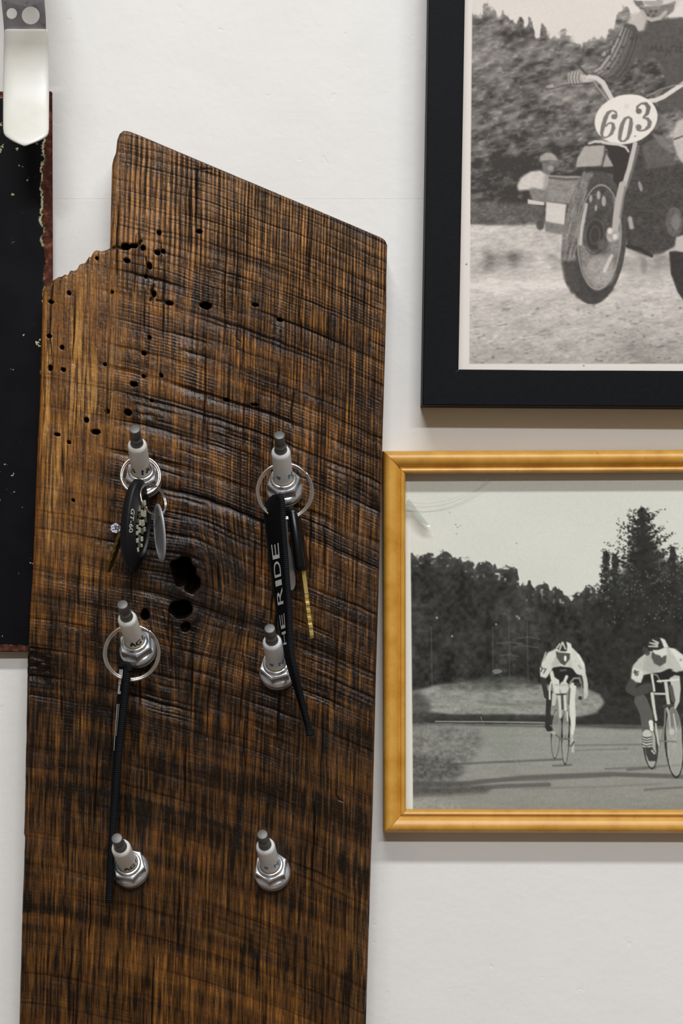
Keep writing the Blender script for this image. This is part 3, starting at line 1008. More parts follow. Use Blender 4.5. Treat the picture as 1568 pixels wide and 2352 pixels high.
# ---- thin lanyard seen on edge
l2 = empty('lanyard', P(290, 1530, BD))
tag(l2, 'thin black lanyard seen on edge, hanging down past the lower plug', 'lanyard')
split_ring('split_ring', P(303, 1499, .0465), 61.5 * S * (D - .0465) / D, .00070, l2, normal=(.10, -1, .06), start=-2.2)
left = [(279, 1527, .0450), (277.5, 1540, .0440), (275, 1570, .0420), (270.5, 1630, .0400), (266, 1700, .0390), (261, 1790, .0380), (256, 1880, .0370), (249.5, 2000, .0360), (246.5, 2072, .0360)]
right = [(293, 1527, .0530), (294, 1540, .0545), (291, 1570, .0540), (284.5, 1630, .0520), (277, 1700, .0500), (269, 1790, .0480), (262, 1880, .0450), (254.5, 2000, .0440), (251.5, 2072, .0440)]
me, surf, Lp, Rp = ribbon(l2, left, right, .0020)
new_obj('webbing', me, m_cloth, l2)
new_obj('piping', tube([local(l2, p) for p in Rp], .00155, 12), m_piping, l2)
new_obj('piping', tube([local(l2, p) for p in Lp], .0010, 10), m_piping, l2)
ys = [py_of(p) for p in [Lp[i].lerp(Rp[i], .5) for i in range(len(Lp))]]
tv, tf = [], []
def band(ya, yb, t0, t1):
    o_ = len(tv)
    for q in range(7):
        yy = ya + (yb - ya) * q / 6
        tv.append(surf(s_of(yy), t0, .00125))
        tv.append(surf(s_of(yy), t1, .00125))
    for q in range(6):
        tf.append((o_ + 2 * q, o_ + 2 * q + 1, o_ + 2 * q + 3, o_ + 2 * q + 2))
for ya, yb, t0, t1 in ((1537, 1556, .10, .62), (1558, 1572, .12, .5), (1573, 1592, .15, .45), (1588, 1594, .15, .62), (1617, 1724, .18, .34), (1617, 1690, .50, .58)):
    band(ya, yb, t0, t1)
new_obj('lettering', mesh_from(tv, tf), m_print_white, l2)
cap = smooth_path([local(l2, P(277, 1531, .046)), local(l2, P(281, 1526, .050)), local(l2, P(288, 1525, .054)), local(l2, P(296, 1529, .0555)), local(l2, P(297, 1540, .0555))], 5)
new_obj('end_binding', tube(cap, .0014, 10), m_piping, l2)

# ------------------------------------------------------------------ rusty sign on the left
m_sign = mat('black_enamel_rust', C(12, 12, 15), 0.5, spec=0.12)
N, L, b = nt(m_sign)
tc = N.new('ShaderNodeTexCoord')
sx_ = N.new('ShaderNodeSeparateXYZ')
L.new(tc.outputs['Object'], sx_.inputs[0])
def math_node(op, a, c=None):
    n = N.new('ShaderNodeMath')
    n.operation = op
    for i, v in enumerate((a, c)):
        if v is None:
            continue
        if hasattr(v, 'is_output'):
            L.new(v, n.inputs[i])
        else:
            n.inputs[i].default_value = v
    return n.outputs[0]
# distance to the nearest edge of the plate, the plate's local origin is its lower right corner
SW, SH = 0.36, (1497 - 210) * S * (D - .008) / D
ex = math_node('MULTIPLY', sx_.outputs[0], -1.0)
ez = math_node('MINIMUM', sx_.outputs[2], math_node('SUBTRACT', SH, sx_.outputs[2]))
nz = noise_node(m_sign, 42, 5, 0.65)
nz2 = noise_node(m_sign, 190, 4, 0.7)
wob = math_node('MULTIPLY', math_node('SUBTRACT', nz.outputs[0], 0.5), 0.0090)
wob2 = math_node('MULTIPLY', math_node('SUBTRACT', nz2.outputs[0], 0.5), 0.006)
dx_ = math_node('ADD', math_node('ADD', ex, wob), wob2)
dz_ = math_node('ADD', math_node('ADD', ez, math_node('MULTIPLY', wob, .35)), math_node('MULTIPLY', wob2, .5))
d_edge = math_node('MINIMUM', math_node('MULTIPLY', dx_, 1.0), math_node('MULTIPLY', dz_, 1.55))
rust_n = noise_node(m_sign, 240, 5, 0.7)
rust_c = ramp_node(m_sign, rust_n.outputs[0], [(0.25, C(36, 20, 18)), (0.5, C(78, 44, 34)), (0.62, C(120, 70, 50)), (0.78, C(160, 118, 100))])
cream = C(205, 208, 168)
rim_f = ramp_node(m_sign, math_node('MULTIPLY', d_edge, 100.0), [(0.0, (0, 0, 0, 1)), (0.47, (0, 0, 0, 1)), (0.50, (1, 1, 1, 1)), (0.53, (1, 1, 1, 1)), (0.57, (0, 0, 0, 1))])
rim_n = noise_node(m_sign, 60, 3)
rim_m = math_node('MULTIPLY', rim_f.outputs[0], ramp_node(m_sign, rim_n.outputs[0], [(0.5, (0, 0, 0, 1)), (0.56, (1, 1, 1, 1))]).outputs[0])
in_rust = ramp_node(m_sign, math_node('MULTIPLY', d_edge, 100.0), [(0.0, (1, 1, 1, 1)), (0.49, (1, 1, 1, 1)), (0.53, (0, 0, 0, 1))])
fl_n = noise_node(m_sign, 210, 3, 0.6)
fl_b = noise_node(m_sign, 22, 2)
fl = ramp_node(m_sign, math_node('ADD', fl_n.outputs[0], math_node('MULTIPLY', fl_b.outputs[0], .42)), [(0.905, (0, 0, 0, 1)), (0.935, (1, 1, 1, 1))])
body_n = noise_node(m_sign, 60, 3)
body = ramp_node(m_sign, body_n.outputs[0], [(0.3, C(9, 9, 13)), (0.7, C(17, 17, 22))])
c1 = mix_color(m_sign, fl.outputs[0], body.outputs[0], cream)
c2 = mix_color(m_sign, in_rust.outputs[0], c1, rust_c.outputs[0])
c3 = mix_color(m_sign, rim_m, c2, cream)
L.new(c3, b.inputs['Base Color'])
L.new(ramp_node(m_sign, in_rust.outputs[0], [(0, (.38, .38, .38, 1)), (1, (.8, .8, .8, 1))]).outputs[0], b.inputs['Roughness'])
add_bump(m_sign, math_node('MULTIPLY', rust_n.outputs[0], in_rust.outputs[0]), .5, .0006)
sign = new_obj('metal_sign', box_mesh(-SW, 0, 0, .0014, 0, SH, .0005), m_sign)
sign.location = P(124, 1497, .0085)
sign.rotation_euler = (0, math.radians(-0.20), 0)
tag(sign, 'black enamel metal sign with rusted flaking edges at the left wall', 'sign')

# ------------------------------------------------------------------ coated utility hook
hk = empty('utility_hook', P(56, -170, 0.0))
tag(hk, 'grey metal wall hook with a white plastic-coated tip above the rusty sign', 'hook')
m_strap = mat('zinc_strap', C(138, 135, 138), 0.5, 0.3, spec=.3)
sn = noise_node(m_strap, 160, 4, .7)
sr = ramp_node(m_strap, sn.outputs[0], [(0.28, C(70, 60, 58)), (0.4, C(134, 131, 135)), (0.7, C(150, 147, 150))])
nt(m_strap)[1].new(sr.outputs[0], nt(m_strap)[2].inputs['Base Color'])
m_sleeve = mat('white_vinyl', C(240, 238, 226), 0.38, spec=0.5)
vn_ = noise_node(m_sleeve, 55, 3)
vr_ = ramp_node(m_sleeve, vn_.outputs[0], [(0.2, C(208, 205, 190)), (0.5, C(220, 218, 208)), (0.8, C(224, 223, 216))])
nt(m_sleeve)[1].new(vr_.outputs[0], nt(m_sleeve)[2].inputs['Base Color'])
# side profile: photo height against distance from the wall
hook_y = [-190, -120, -60, 0, 70, 110, 150, 190, 240, 290, 320, 336]
hook_d = [.054, .066, .0650, .0590, .0500, .0455, .0430, .0435, .0475, .0530, .0570, .0592]
def hd_of(py):
    return float(np.interp(py, hook_y, hook_d))
strap_out = [(-1, -120), (3, 0), (7, 40), (11, 90), (106.5, 90), (105, 40), (102, 0), (98, -120)]
def circ(cx, cy, rx, ry, n=28):
    return [(cx + rx * math.cos(2 * math.pi * i / n), cy + ry * math.sin(2 * math.pi * i / n)) for i in range(n)]
def strap_fn(u, v, w):
    return local(hk, P(u, v, hd_of(v) + w))
strap = new_obj('strap', prism(strap_out, [circ(27, 31, 12, 12.5), circ(70.5, 35.5, 20.5, 20.5)], -.0024, strap_fn), m_strap, hk)
vs_, fs = [], []
arc = [(-118, .0660), (-150, .0620), (-175, .0500), (-188, .0360), (-192, .0200), (-190, .0040), (-180, .0012), (-60, .0012)]
for (yy, dd) in arc:
    for xx in (-1, 98):
        for tw_ in (0, -.0024):
            if dd <= .005:
                vs_.append(local(hk, P(xx, yy, max(dd + tw_ + .0024, .0004))))
            else:
                vs_.append(local(hk, P(xx, yy + (-tw_ * 1500 if dd < .05 else 0), dd + (tw_ if dd > .03 else 0))))
for i in range(len(arc) - 1):
    a, c_ = i * 4, (i + 1) * 4
    fs += [(a, a + 2, c_ + 2, c_), (a + 1, c_ + 1, c_ + 3, a + 3), (a, c_, c_ + 1, a + 1), (a + 2, a + 3, c_ + 3, c_ + 2)]
new_obj('wall_bracket', smooth_by_angle(mesh_from(vs_, fs), 40), m_strap, hk)
# the sleeve: rounded section swept down the profile
st = [(67, 10.5, 107.5, .55), (68.5, 9.2, 109.2, .9), (74, 8.8, 110.3, 1), (100, 8.3, 112, 1), (140, 7.8, 113, 1), (200, 7.2, 113, 1), (260, 6.8, 112.5, 1), (295, 6.8, 112.5, 1),
      (306, 8, 111.5, 1), (313, 12, 108, .98), (320, 21, 98, .93), (326, 31, 86, .85), (331, 42, 72, .72), (334.5, 51, 62, .5), (336, 55, 58, .25)]
NS = 40
vs_, fs = [], []
for (yy, xl_, xr_, tk) in st:
    cx_, hw = (xl_ + xr_) / 2, (xr_ - xl_) / 2
    for k in range(NS):
        a = 2 * math.pi * k / NS
        ca, sa = math.cos(a), math.sin(a)
        e_ = .42
        ux = math.copysign(abs(ca) ** e_, ca)
        uy = math.copysign(abs(sa) ** .75, sa)
        vs_.append(local(hk, P(cx_ + hw * ux, yy, hd_of(yy) - .0012 + .0030 * tk * uy)))
for i in range(len(st) - 1):
    for k in range(NS):
        k2 = (k + 1) % NS
        fs.append((i * NS + k, i * NS + k2, (i + 1) * NS + k2, (i + 1) * NS + k))
fs.append(tuple(range(NS)))
fs.append(tuple((len(st) - 1) * NS + k for k in range(NS))[::-1])
bm = bmesh.new()
bm.from_mesh(mesh_from(vs_, fs))
sl = new_obj('coated_tip', smooth_by_angle(bm_to_mesh(bm), 60), m_sleeve, hk)

# ------------------------------------------------------------------ painter for the two printed photographs
class Canvas:
    def __init__(self, x0, y0, x1, y1, k=1.5):
        self.x0, self.y0, self.k = x0, y0, k
        self.W, self.H = int((x1 - x0) * k) + 1, int((y1 - y0) * k) + 1
        self.x1, self.y1 = x1, y1
        ys_, xs_ = np.mgrid[0:self.H, 0:self.W].astype(np.float32)
        self.X, self.Y = xs_ / k + x0, ys_ / k + y0
        self.a = np.zeros((self.H, self.W), np.float32)
        self.xf = lambda p: p
    def box(self, xa, ya, xb, yb, pad=3):
        k = self.k
        i0, i1 = max(int((ya - pad - self.y0) * k), 0), min(int((yb + pad - self.y0) * k) + 2, self.H)
        j0, j1 = max(int((xa - pad - self.x0) * k), 0), min(int((xb + pad - self.x0) * k) + 2, self.W)
        if i0 >= i1 or j0 >= j1:
            return None
        return (slice(i0, i1), slice(j0, j1))
    def put(self, sl, al, v):
        self.a[sl] = self.a[sl] * (1 - al) + v * al
    def poly_mask(self, pts, soft=0.0):
        pts = [self.xf(p) for p in pts]
        xs_, ys_ = [p[0] for p in pts], [p[1] for p in pts]
        sl = self.box(min(xs_), min(ys_), max(xs_), max(ys_), 3 + 3 * soft)
        if sl is None:
            return None, None
        X, Y = self.X[sl], self.Y[sl]
        ins = np.zeros(X.shape, bool)
        for i in range(len(pts)):
            (xa, ya), (xb, yb) = pts[i - 1], pts[i]
            if ya == yb:
                continue
            c = ((ya > Y) != (yb > Y)) & (X < (xb - xa) * (Y - ya) / (yb - ya) + xa)
            ins ^= c
        al = ins.astype(np.float32)
        r = int(round(soft * self.k))
        for _ in range(2):
            if r > 0:
                al = blur(al, r)
        return sl, al
    def poly(self, pts, v, al=1.0, soft=0.0, tex=None):
        sl, m = self.poly_mask(pts, soft)
        if sl is None:
            return
        if tex is not None:
            v = v + tex[sl]
        self.put(sl, m * al, v)
    def ell(self, cx, cy, rx, ry, v, al=1.0, rot=0.0, soft=0.7, ring=None, tex=None):
        cx, cy = self.xf((cx, cy))
        f = getattr(self, 'sc', 1.0)
        rx, ry = rx * f, ry * f
        R = max(rx, ry)
        sl = self.box(cx - R, cy - R, cx + R, cy + R, 3 + 2 * soft)
        if sl is None:
            return
        X, Y = self.X[sl] - cx, self.Y[sl] - cy
        c, s = math.cos(math.radians(rot)), math.sin(math.radians(rot))
        U, V = X * c + Y * s, -X * s + Y * c
        q = np.sqrt((U / rx) ** 2 + (V / ry) ** 2) + 1e-6
        dist = (q - 1) * np.hypot(U, V) / q
        if ring is not None:
            dist = np.abs(dist) - ring * f
        m = np.clip(.5 - dist / (2 * soft), 0, 1)
        if tex is not None:
            v = v + tex[sl]
        self.put(sl, m * al, v)
    def stroke(self, pts, rad, v, al=1.0, soft=0.6):
        pts = [self.xf(p) for p in pts]
        f = getattr(self, 'sc', 1.0)
        rads = [rad * f] * len(pts) if isinstance(rad, (int, float)) else [r * f for r in rad]
        R = max(rads)
        xs_, ys_ = [p[0] for p in pts], [p[1] for p in pts]
        sl = self.box(min(xs_) - R, min(ys_) - R, max(xs_) + R, max(ys_) + R, 2 + 2 * soft)
        if sl is None:
            return
        X, Y = self.X[sl], self.Y[sl]
        best = np.full(X.shape, 1e9, np.float32)
        for i in range(len(pts) - 1):
            (xa, ya), (xb, yb) = pts[i], pts[i + 1]
            ux, uy = xb - xa, yb - ya
            l2_ = ux * ux + uy * uy + 1e-9
            t = np.clip(((X - xa) * ux + (Y - ya) * uy) / l2_, 0, 1)
            dd = np.hypot(X - xa - t * ux, Y - ya - t * uy) - (rads[i] * (1 - t) + rads[i + 1] * t)
            best = np.minimum(best, dd)
        m = np.clip(.5 - best / (2 * soft), 0, 1)
        self.put(sl, m * al, v)
    def noise(self, sx, sy, seed, ang=0.0):
        c, s = math.cos(math.radians(ang)), math.sin(math.radians(ang))
        U, V = self.X * c + self.Y * s + 5000, -self.X * s + self.Y * c + 5000
        return vnoise(U, V, sx, sy, seed) - .5
    def sheet(self, tint, gain, depth, name, xvis, yvis, step=1.5, coarse=9.0):
        """mesh sheet carrying the picture as point colours; fine where the camera looks"""
        def axis(lo, hi, va, vb):
            va, vb = max(lo, va), min(hi, vb)
            p = [np.arange(lo, va, coarse)] if va > lo else []
            p.append(np.arange(va, vb, step))
            if hi > vb:
                p.append(np.arange(vb, hi, coarse))
            p.append(np.array([hi]))
            return np.unique(np.concatenate(p))
        gx, gy = axis(self.x0, self.x1, *xvis), axis(self.y0, self.y1, *yvis)
        a = blur(self.a, 1)
        ii = np.clip(((gy - self.y0) * self.k).round().astype(int), 0, self.H - 1)
        jj = np.clip(((gx - self.x0) * self.k).round().astype(int), 0, self.W - 1)
        v = a[np.ix_(ii, jj)]
        rgb = np.clip(np.stack([v * t + o for t, o in tint], -1), 0, 255)
        lin = np.minimum(s2l(rgb) * gain, .93)
        k = S * (D - depth) / D
        XX, YY = np.meshgrid((gx - CX) * k, (CY - gy) * k)
        return grid_mesh(name, XX, np.full_like(XX, -depth), YY, lin, back_y=-depth + .0003, side_color=[.6, .6, .55], smooth=False)
def blur(a, r):
    if r < 1:
        return a
    for ax in (0, 1):
        p = np.pad(a, [(r + 1, r) if i == ax else (0, 0) for i in range(2)], mode='edge')
        c = np.cumsum(p, axis=ax, dtype=np.float64)
        n = a.shape[ax]
        hi = np.take(c, np.arange(2 * r + 1, 2 * r + 1 + n), axis=ax)
        lo = np.take(c, np.arange(0, n), axis=ax)
        a = ((hi - lo) / (2 * r + 1)).astype(np.float32)
    return a

def paint_motocross():
    c = Canvas(1040, -470, 1950, 872)
    X, Y = c.X, c.Y
    rng = np.random.default_rng(8)
    PA = 232.
    # sky
    c.a[:] = 224 + 5 * c.noise(90, 60, 101) - 4 * sstep(-300, 80, Y)
    # trees with slight motion streaks
    tl = [(1040, 12), (1080, 18), (1088, 26), (1098, 34), (1106, 30), (1112, 8), (1120, 4), (1128, 22), (1136, 16), (1144, 40), (1153, 30), (1162, 46), (1176, 40), (1186, 46), (1198, 38),
          (1206, 62), (1214, 42), (1222, 52), (1230, 84), (1238, 84), (1244, 54), (1252, 62), (1258, 82), (1270, 86), (1284, 84), (1296, 70), (1308, 80), (1318, 92), (1334, 102), (1346, 90),
          (1360, 94), (1376, 92), (1392, 84), (1398, 56), (1408, 60), (1416, 40), (1430, 18), (1440, 14), (1448, 30), (1470, 40), (1568, 46), (1650, 30), (1760, 60), (1860, 20), (1950, 30)]
    wob = 16 * c.noise(9, 9, 102) + 10 * c.noise(22, 14, 103) + 7 * c.noise(4, 4, 104)
    edge = np.interp(X, [p[0] for p in tl], [p[1] for p in tl]) + wob
    tree = sstep(-3, 5, Y - edge)
    leaf = 52 * c.noise(11, 5.5, 105, -14) + 62 * c.noise(22, 11, 106, -22) + 52 * c.noise(50, 32, 107) + 34 * c.noise(110, 90, 108) + 12 * c.noise(4, 3, 109)
    tv = 96 + leaf + 38 * np.clip(c.noise(7, 4, 110, -20) - .18, 0, 1) * 3.2
    tv = tv + 24 * np.exp(-((X - 1110) / 60) ** 2 - ((Y - 120) / 90) ** 2) - 46 * sstep(260, 430, Y) * (1 - sstep(1300, 1370, X)) - 20 * np.exp(-((X - 1200) / 80) ** 2 - ((Y - 270) / 50) ** 2)
    tv = tv + 34 * np.exp(-((Y - edge) / 12) ** 2)
    c.a = (c.a * (1 - tree) + np.clip(tv, 46, 190) * tree).astype(np.float32)
    # ground
    gl = 514 + 6 * c.noise(30, 10, 111) + 10 * sstep(1300, 1500, X)
    gm = sstep(-4, 5, Y - gl)
    dirt = 198 + 26 * c.noise(50, 18, 112) + 26 * c.noise(14, 4.5, 113, -8) + 26 * c.noise(6, 2.4, 114, -6)
    dirt = dirt - 22 * sstep(660, 830, Y) - 30 * np.exp(-((Y - 600) / 26) ** 2) * (0.5 + 1.2 * c.noise(26, 22, 115)) * 1.6
    dirt = dirt - 60 * np.clip(c.noise(30, 26, 116) - .08, 0, 1) * np.exp(-((Y - 590) / 40) ** 2) * 2.4
    dirt = dirt - 170 * np.clip(c.noise(13, 4, 117, -8) - .30, 0, 1) * sstep(640, 720, Y) * 1.6
    dirt = dirt + 24 * np.exp(-((Y - 655 + (X - 1200) * .0) / 14) ** 2) * (X < 1340)
    dirt = dirt - 24 * sstep(700, 835, Y) * sstep(1200, 1500, X)
    c.a = (c.a * (1 - gm) + np.clip(dirt, 60, 226) * gm).astype(np.float32)
    tex = (26 * c.noise(5, 4, 118) + 16 * c.noise(14, 12, 119)).astype(np.float32)
    # fence, grass clump left
    c.poly([(1080, 462), (1230, 470), (1260, 516), (1080, 516)], 112, .6, 4, tex * 2)
    c.stroke([(1062, 512), (1110, 514), (1165, 510)], 1.5, 95, .7)
    # spectator with cap, drum and bench
    c.poly([(1215, 460), (1248, 466), (1250, 524), (1238, 530), (1232, 500), (1212, 505), (1206, 520), (1198, 518), (1202, 480)], 78, .55, 2, tex)
    c.poly([(1210, 420), (1262, 420), (1256, 466), (1222, 462)], 120, 1, 2, tex)
    c.poly([(1187, 427), (1196, 408), (1218, 394), (1240, 391), (1262, 402), (1260, 426), (1246, 436), (1222, 430), (1214, 436), (1190, 438)], 206, 1, 2, tex * .5)
    c.poly([(1250, 398), (1264, 404), (1262, 436), (1246, 436)], 150, .8, 3)
    c.poly([(1244, 372), (1272, 374), (1272, 394), (1258, 402), (1246, 396)], 108, 1, 1.5, tex * .5)
    c.ell(1264, 386, 7, 6, 160, .8, soft=2)
    c.poly([(1239, 372), (1241, 358), (1252, 351), (1266, 351), (1276, 358), (1279, 366), (1285, 370), (1270, 373), (1252, 370)], 158, 1, 1, tex * .6)
    c.stroke([(1240, 371), (1262, 369), (1284, 371)], 2, 96, .8)
    c.poly([(1211, 458), (1250, 464), (1250, 472), (1212, 468)], 206, 1, .8)
    c.poly([(1214, 472), (1250, 476), (1246, 492)], 90, .8, 1)
    c.poly([(1260, 404), (1330, 404), (1322, 470), (1292, 466), (1254, 462)], 132, 1, 1, tex)
    c.stroke([(1262, 408), (1300, 412), (1335, 411)], 3.2, 92, 1)
    c.stroke([(1262, 404), (1300, 407), (1335, 406)], 1.2, 170, .9)
    c.poly([(1254, 463), (1300, 469), (1296, 517), (1252, 509)], 208, 1, 1, tex * .4)
    c.poly([(1252, 509), (1296, 517), (1296, 540), (1252, 532)], 120, 1, 1, tex)
    c.ell(1240, 517, 9, 11, 66, .9, soft=2)
    # machine body and shadows
    c.poly([(1428, 332), (1470, 310), (1510, 300), (1540, 380), (1568, 372), (1640, 360), (1660, 560), (1560, 560), (1520, 582), (1486, 588), (1440, 570), (1424, 480), (1412, 420)], 58, 1, 2, tex * .8)
    c.poly([(1474, 334), (1500, 318), (1545, 345), (1550, 380), (1486, 388), (1478, 360)], 84, 1, 2, tex * .6)
    c.poly([(1494, 305), (1520, 312), (1548, 350), (1540, 352), (1512, 330)], 122, .8, 2)
    c.ell(1548, 510, 20, 34, 88, 1, tex=tex)
    c.ell(1552, 510, 10, 18, 130, .7, soft=3)
    c.ell(1470, 428, 4, 12, 180, .7, rot=-15, soft=2)
    c.stroke([(1446, 502), (1450, 522)], 5, 190, .8, 2)
    c.stroke([(1440, 565), (1470, 572), (1496, 588)], 4, 40, 1, 1)
    c.poly([(1436, 600), (1490, 590), (1540, 590), (1540, 640), (1440, 640)], 150, .3, 6)
    c.ell(1478, 610, 8, 18, 100, .5, soft=5)
    # rider: jersey, arm, far leg
    c.poly([(1470, 30), (1500, 44), (1568, 40), (1700, 60), (1720, 250), (1600, 300), (1560, 250), (1520, 252), (1506, 235), (1530, 190), (1520, 150), (1500, 130), (1468, 140), (1452, 110), (1456, 60)], 76, 1, 2, tex * .5)
    c.poly([(1452, 32), (1474, 26), (1486, 44), (1478, 70), (1452, 74), (1436, 60)], 188, 1, 3, tex * .5)
    arm = [(1436, 52), (1458, 58), (1472, 84), (1470, 120), (1446, 160), (1424, 186), (1398, 190), (1378, 180), (1364, 160), (1384, 144), (1402, 112), (1420, 74)]
    c.poly(arm, 78, 1, 1.5, tex * .6)
    for i in range(6):
        t = i / 5
        pts = [(1430 + 34 * t, 62 + 16 * t), (1418 + 38 * t, 92 + 20 * t), (1400 + 40 * t, 128 + 24 * t), (1380 + 40 * t, 156 + 22 * t), (1366 + 40 * t, 164 + 20 * t)]
        if i < 4:
            c.stroke(pts, [1.6, 2.4, 3.2, 3.4, 2.6], 176 - 26 * i, .8, 1)
        else:
            c.stroke(pts, 1.4, 44, .6, 1)
    for i in range(26):
        a, b_ = rng.uniform(1372, 1450), rng.uniform(76, 180)
        if 1.15 * (b_ - 70) + (a - 1440) * 1.5 < 60 and b_ + (a - 1370) * 1.6 > 150:
            c.ell(a, b_, rng.uniform(2, 5), rng.uniform(2, 4), rng.choice([40, 60, 190]), .6, soft=1.2)
    # jersey lettering, worn
    for pts in ([(1494, 116), (1497, 106), (1501, 114), (1506, 105), (1509, 117)], [(1514, 117), (1517, 104), (1521, 118)], [(1528, 128), (1532, 112), (1538, 124), (1541, 108)], [(1545, 108), (1550, 104), (1556, 108), (1551, 115), (1556, 119)], [(1562, 100), (1561, 118), (1570, 120)], [(1560, 110), (1568, 109)]):
        c.stroke(pts, 2.0, 48, .6, 1)
    # helmet
    c.ell(1510, -20, 56, 58, 205, 1, soft=2, tex=tex * .4)
    c.poly([(1452, 2), (1474, 16), (1500, 14), (1530, 10), (1552, 2), (1546, 26), (1520, 46), (1492, 44), (1474, 26)], 120, 1, 1, tex)
    c.poly([(1454, 0), (1474, 0), (1480, 14), (1462, 14)], 96, .9, 1)
    c.ell(1500, 4, 22, 10, 150, .8, soft=2)
    c.stroke([(1474, 26), (1482, 40), (1496, 46), (1514, 42), (1528, 28)], 4, 176, 1, 1)
    for (a, b_) in ((1488, 34), (1500, 36), (1506, 26), (1494, 26)):
        c.ell(a, b_, 4, 4, 70, .8, soft=1)
    c.poly([(1460, -3), (1508, -3), (1506, 2), (1460, 2)], 226, 1, .5)
    # glove, grip, levers
    c.ell(1345, 184, 44, 8, 54, .7, rot=-4, soft=2)
    c.poly([(1304, 168), (1312, 163), (1332, 162), (1338, 172), (1334, 192), (1312, 196), (1304, 188)], 168, 1, 1, tex * .4)
    for i in range(4):
        c.stroke([(1310 + 7 * i, 165), (1307 + 7 * i, 180), (1311 + 7 * i, 194)], 1.3, 92, .8)
    c.stroke([(1252, 205), (1268, 204), (1300, 194), (1330, 193)], 1.3, 70, .9)
    c.ell(1262, 198, 9, 2.5, 176, .7, rot=-4)
    c.poly([(1334, 172), (1350, 170), (1362, 176), (1362, 188), (1336, 190)], 190, 1, 1, tex * .5)
    c.stroke([(1326, 148), (1344, 168), (1356, 178)], 2.4, 64, .9)
    c.stroke([(1354, 172), (1372, 200), (1396, 230)], 1.8, 150, 1)
    c.stroke([(1352, 178), (1370, 180), (1384, 190), (1394, 208), (1404, 226)], [6, 6, 6, 5.5, 5], 206, 1, .8)
    c.stroke([(1352, 182), (1370, 186), (1380, 196), (1390, 214)], 1.6, 150, .6, 1)
    c.stroke([(1488, 232), (1506, 230), (1524, 222), (1545, 208), (1572, 190), (1640, 160)], 5, 216, 1, .8)
    c.stroke([(1484, 222), (1514, 206), (1548, 196), (1580, 190)], 1.4, 140, .9)
    # number plate
    c.ell(1437.2, 274, 73, 56, 231, 1, rot=-14)
    c.ell(1439, 244, 6, 6.5, 214, .7, soft=1.5)
    c.ell(1458, 313, 3.5, 1.8, 130, .7, rot=-20)
    sc3 = 1 / 5.227
    c.xf = lambda p: (1268 + p[0] * sc3, 160 + p[1] * sc3)
    c.sc = sc3
    def digit(path, v=112):
        c.stroke([(p[0], p[1]) for p in path], [p[2] for p in path], v, 1, .55)
    digit([(772, 560, 12), (766, 515, 11), (735, 493, 9), (700, 497, 12), (665, 525, 22), (635, 590, 25), (608, 680, 26), (592, 760, 22), (600, 805, 14), (635, 818, 9), (675, 800, 10), (710, 765, 20), (733, 700, 25), (730, 655, 18), (700, 638, 9), (668, 650, 9), (640, 680, 10)])
    c.ell(742, 565, 36, 32, 112)
    digit([(915, 566, 9), (870, 592, 18), (838, 660, 25), (817, 750, 26), (806, 825, 20), (825, 862, 10), (868, 858, 11), (908, 815, 20), (930, 740, 25), (945, 650, 25), (945, 595, 17), (915, 566, 9)])
    digit([(1016, 500, 14), (1020, 445, 13), (1070, 405, 10), (1125, 408, 20), (1155, 455, 27), (1140, 525, 21), (1088, 575, 8)], 100)
    digit([(1088, 575, 8), (1145, 590, 18), (1168, 630, 26), (1160, 680, 24), (1115, 722, 13), (1060, 735, 9), (1020, 722, 12)])
    c.ell(1038, 498, 35, 34, 100)
    c.ell(1035, 690, 36, 34, 112)
    c.xf = lambda p: p
    c.sc = 1.0
    # fender and fork
    c.poly([(1390, 332), (1412, 330), (1432, 338), (1444, 356), (1450, 330), (1462, 326), (1444, 400), (1432, 440), (1408, 430), (1408, 384), (1394, 344)], 42, 1, .8)
    c.poly([(1342, 336), (1388, 334), (1386, 352), (1378, 380), (1360, 382), (1322, 384), (1326, 362)], 166, 1, .8, tex * .4)
    c.poly([(1388, 348), (1398, 362), (1408, 382), (1386, 384), (1380, 380)], 158, 1, .8)
    c.stroke([(1390, 350), (1382, 384)], 1.6, 60, 1)
    c.stroke([(1352, 330), (1366, 325), (1380, 326), (1396, 329), (1420, 332), (1436, 338), (1443, 348)], [2, 3, 3.4, 3.4, 3, 2.6, 2], 200, 1, .7)
    c.stroke([(1352, 333), (1380, 330)], 1.4, 50, 1)
    c.poly([(1344, 384), (1408, 384), (1412, 402), (1380, 396), (1346, 392)], 46, 1, 1)
    # front wheel
    c.ell(1366, 546, 72, 153, 66, 1, rot=3, soft=1, tex=tex * .6)
    tread = [(1340, 396), (1326, 416), (1306, 470), (1292, 530), (1288, 590), (1294, 640), (1312, 676), (1334, 664), (1322, 620), (1322, 560), (1332, 490), (1352, 420), (1364, 398)]
    c.poly(tread, 112, 1, 1.5, tex * 1.2)
    for i in range(34):
        t = rng.uniform(0, 1)
        yy = 405 + 245 * t
        xx = np.interp(yy, [400, 470, 530, 590, 640, 670], [1338, 1310, 1298, 1295, 1302, 1318]) + rng.uniform(0, 28)
        c.stroke([(xx + 6, yy - 16), (xx, yy), (xx - 3, yy + 18)], rng.uniform(.8, 1.8), rng.choice([60, 78, 150, 168]), .55, .8)
    c.poly([(1290, 600), (1300, 650), (1324, 684), (1352, 698), (1380, 692), (1410, 664), (1400, 650), (1366, 668), (1340, 640), (1326, 600)], 56, .85, 3, tex * .5)
    c.ell(1376, 545, 51, 123, 60, 1, rot=2.5, soft=1)
    c.ell(1377, 548, 47, 117, 120, 1, rot=2.5, soft=1.5, tex=tex * 1.3)
    c.poly([(1338, 480), (1356, 436), (1380, 426), (1404, 436), (1414, 500), (1404, 540), (1390, 580), (1370, 590), (1344, 560)], 58, .85, 4, tex)
    c.ell(1378, 622, 34, 36, 166, .7, soft=6, tex=tex)
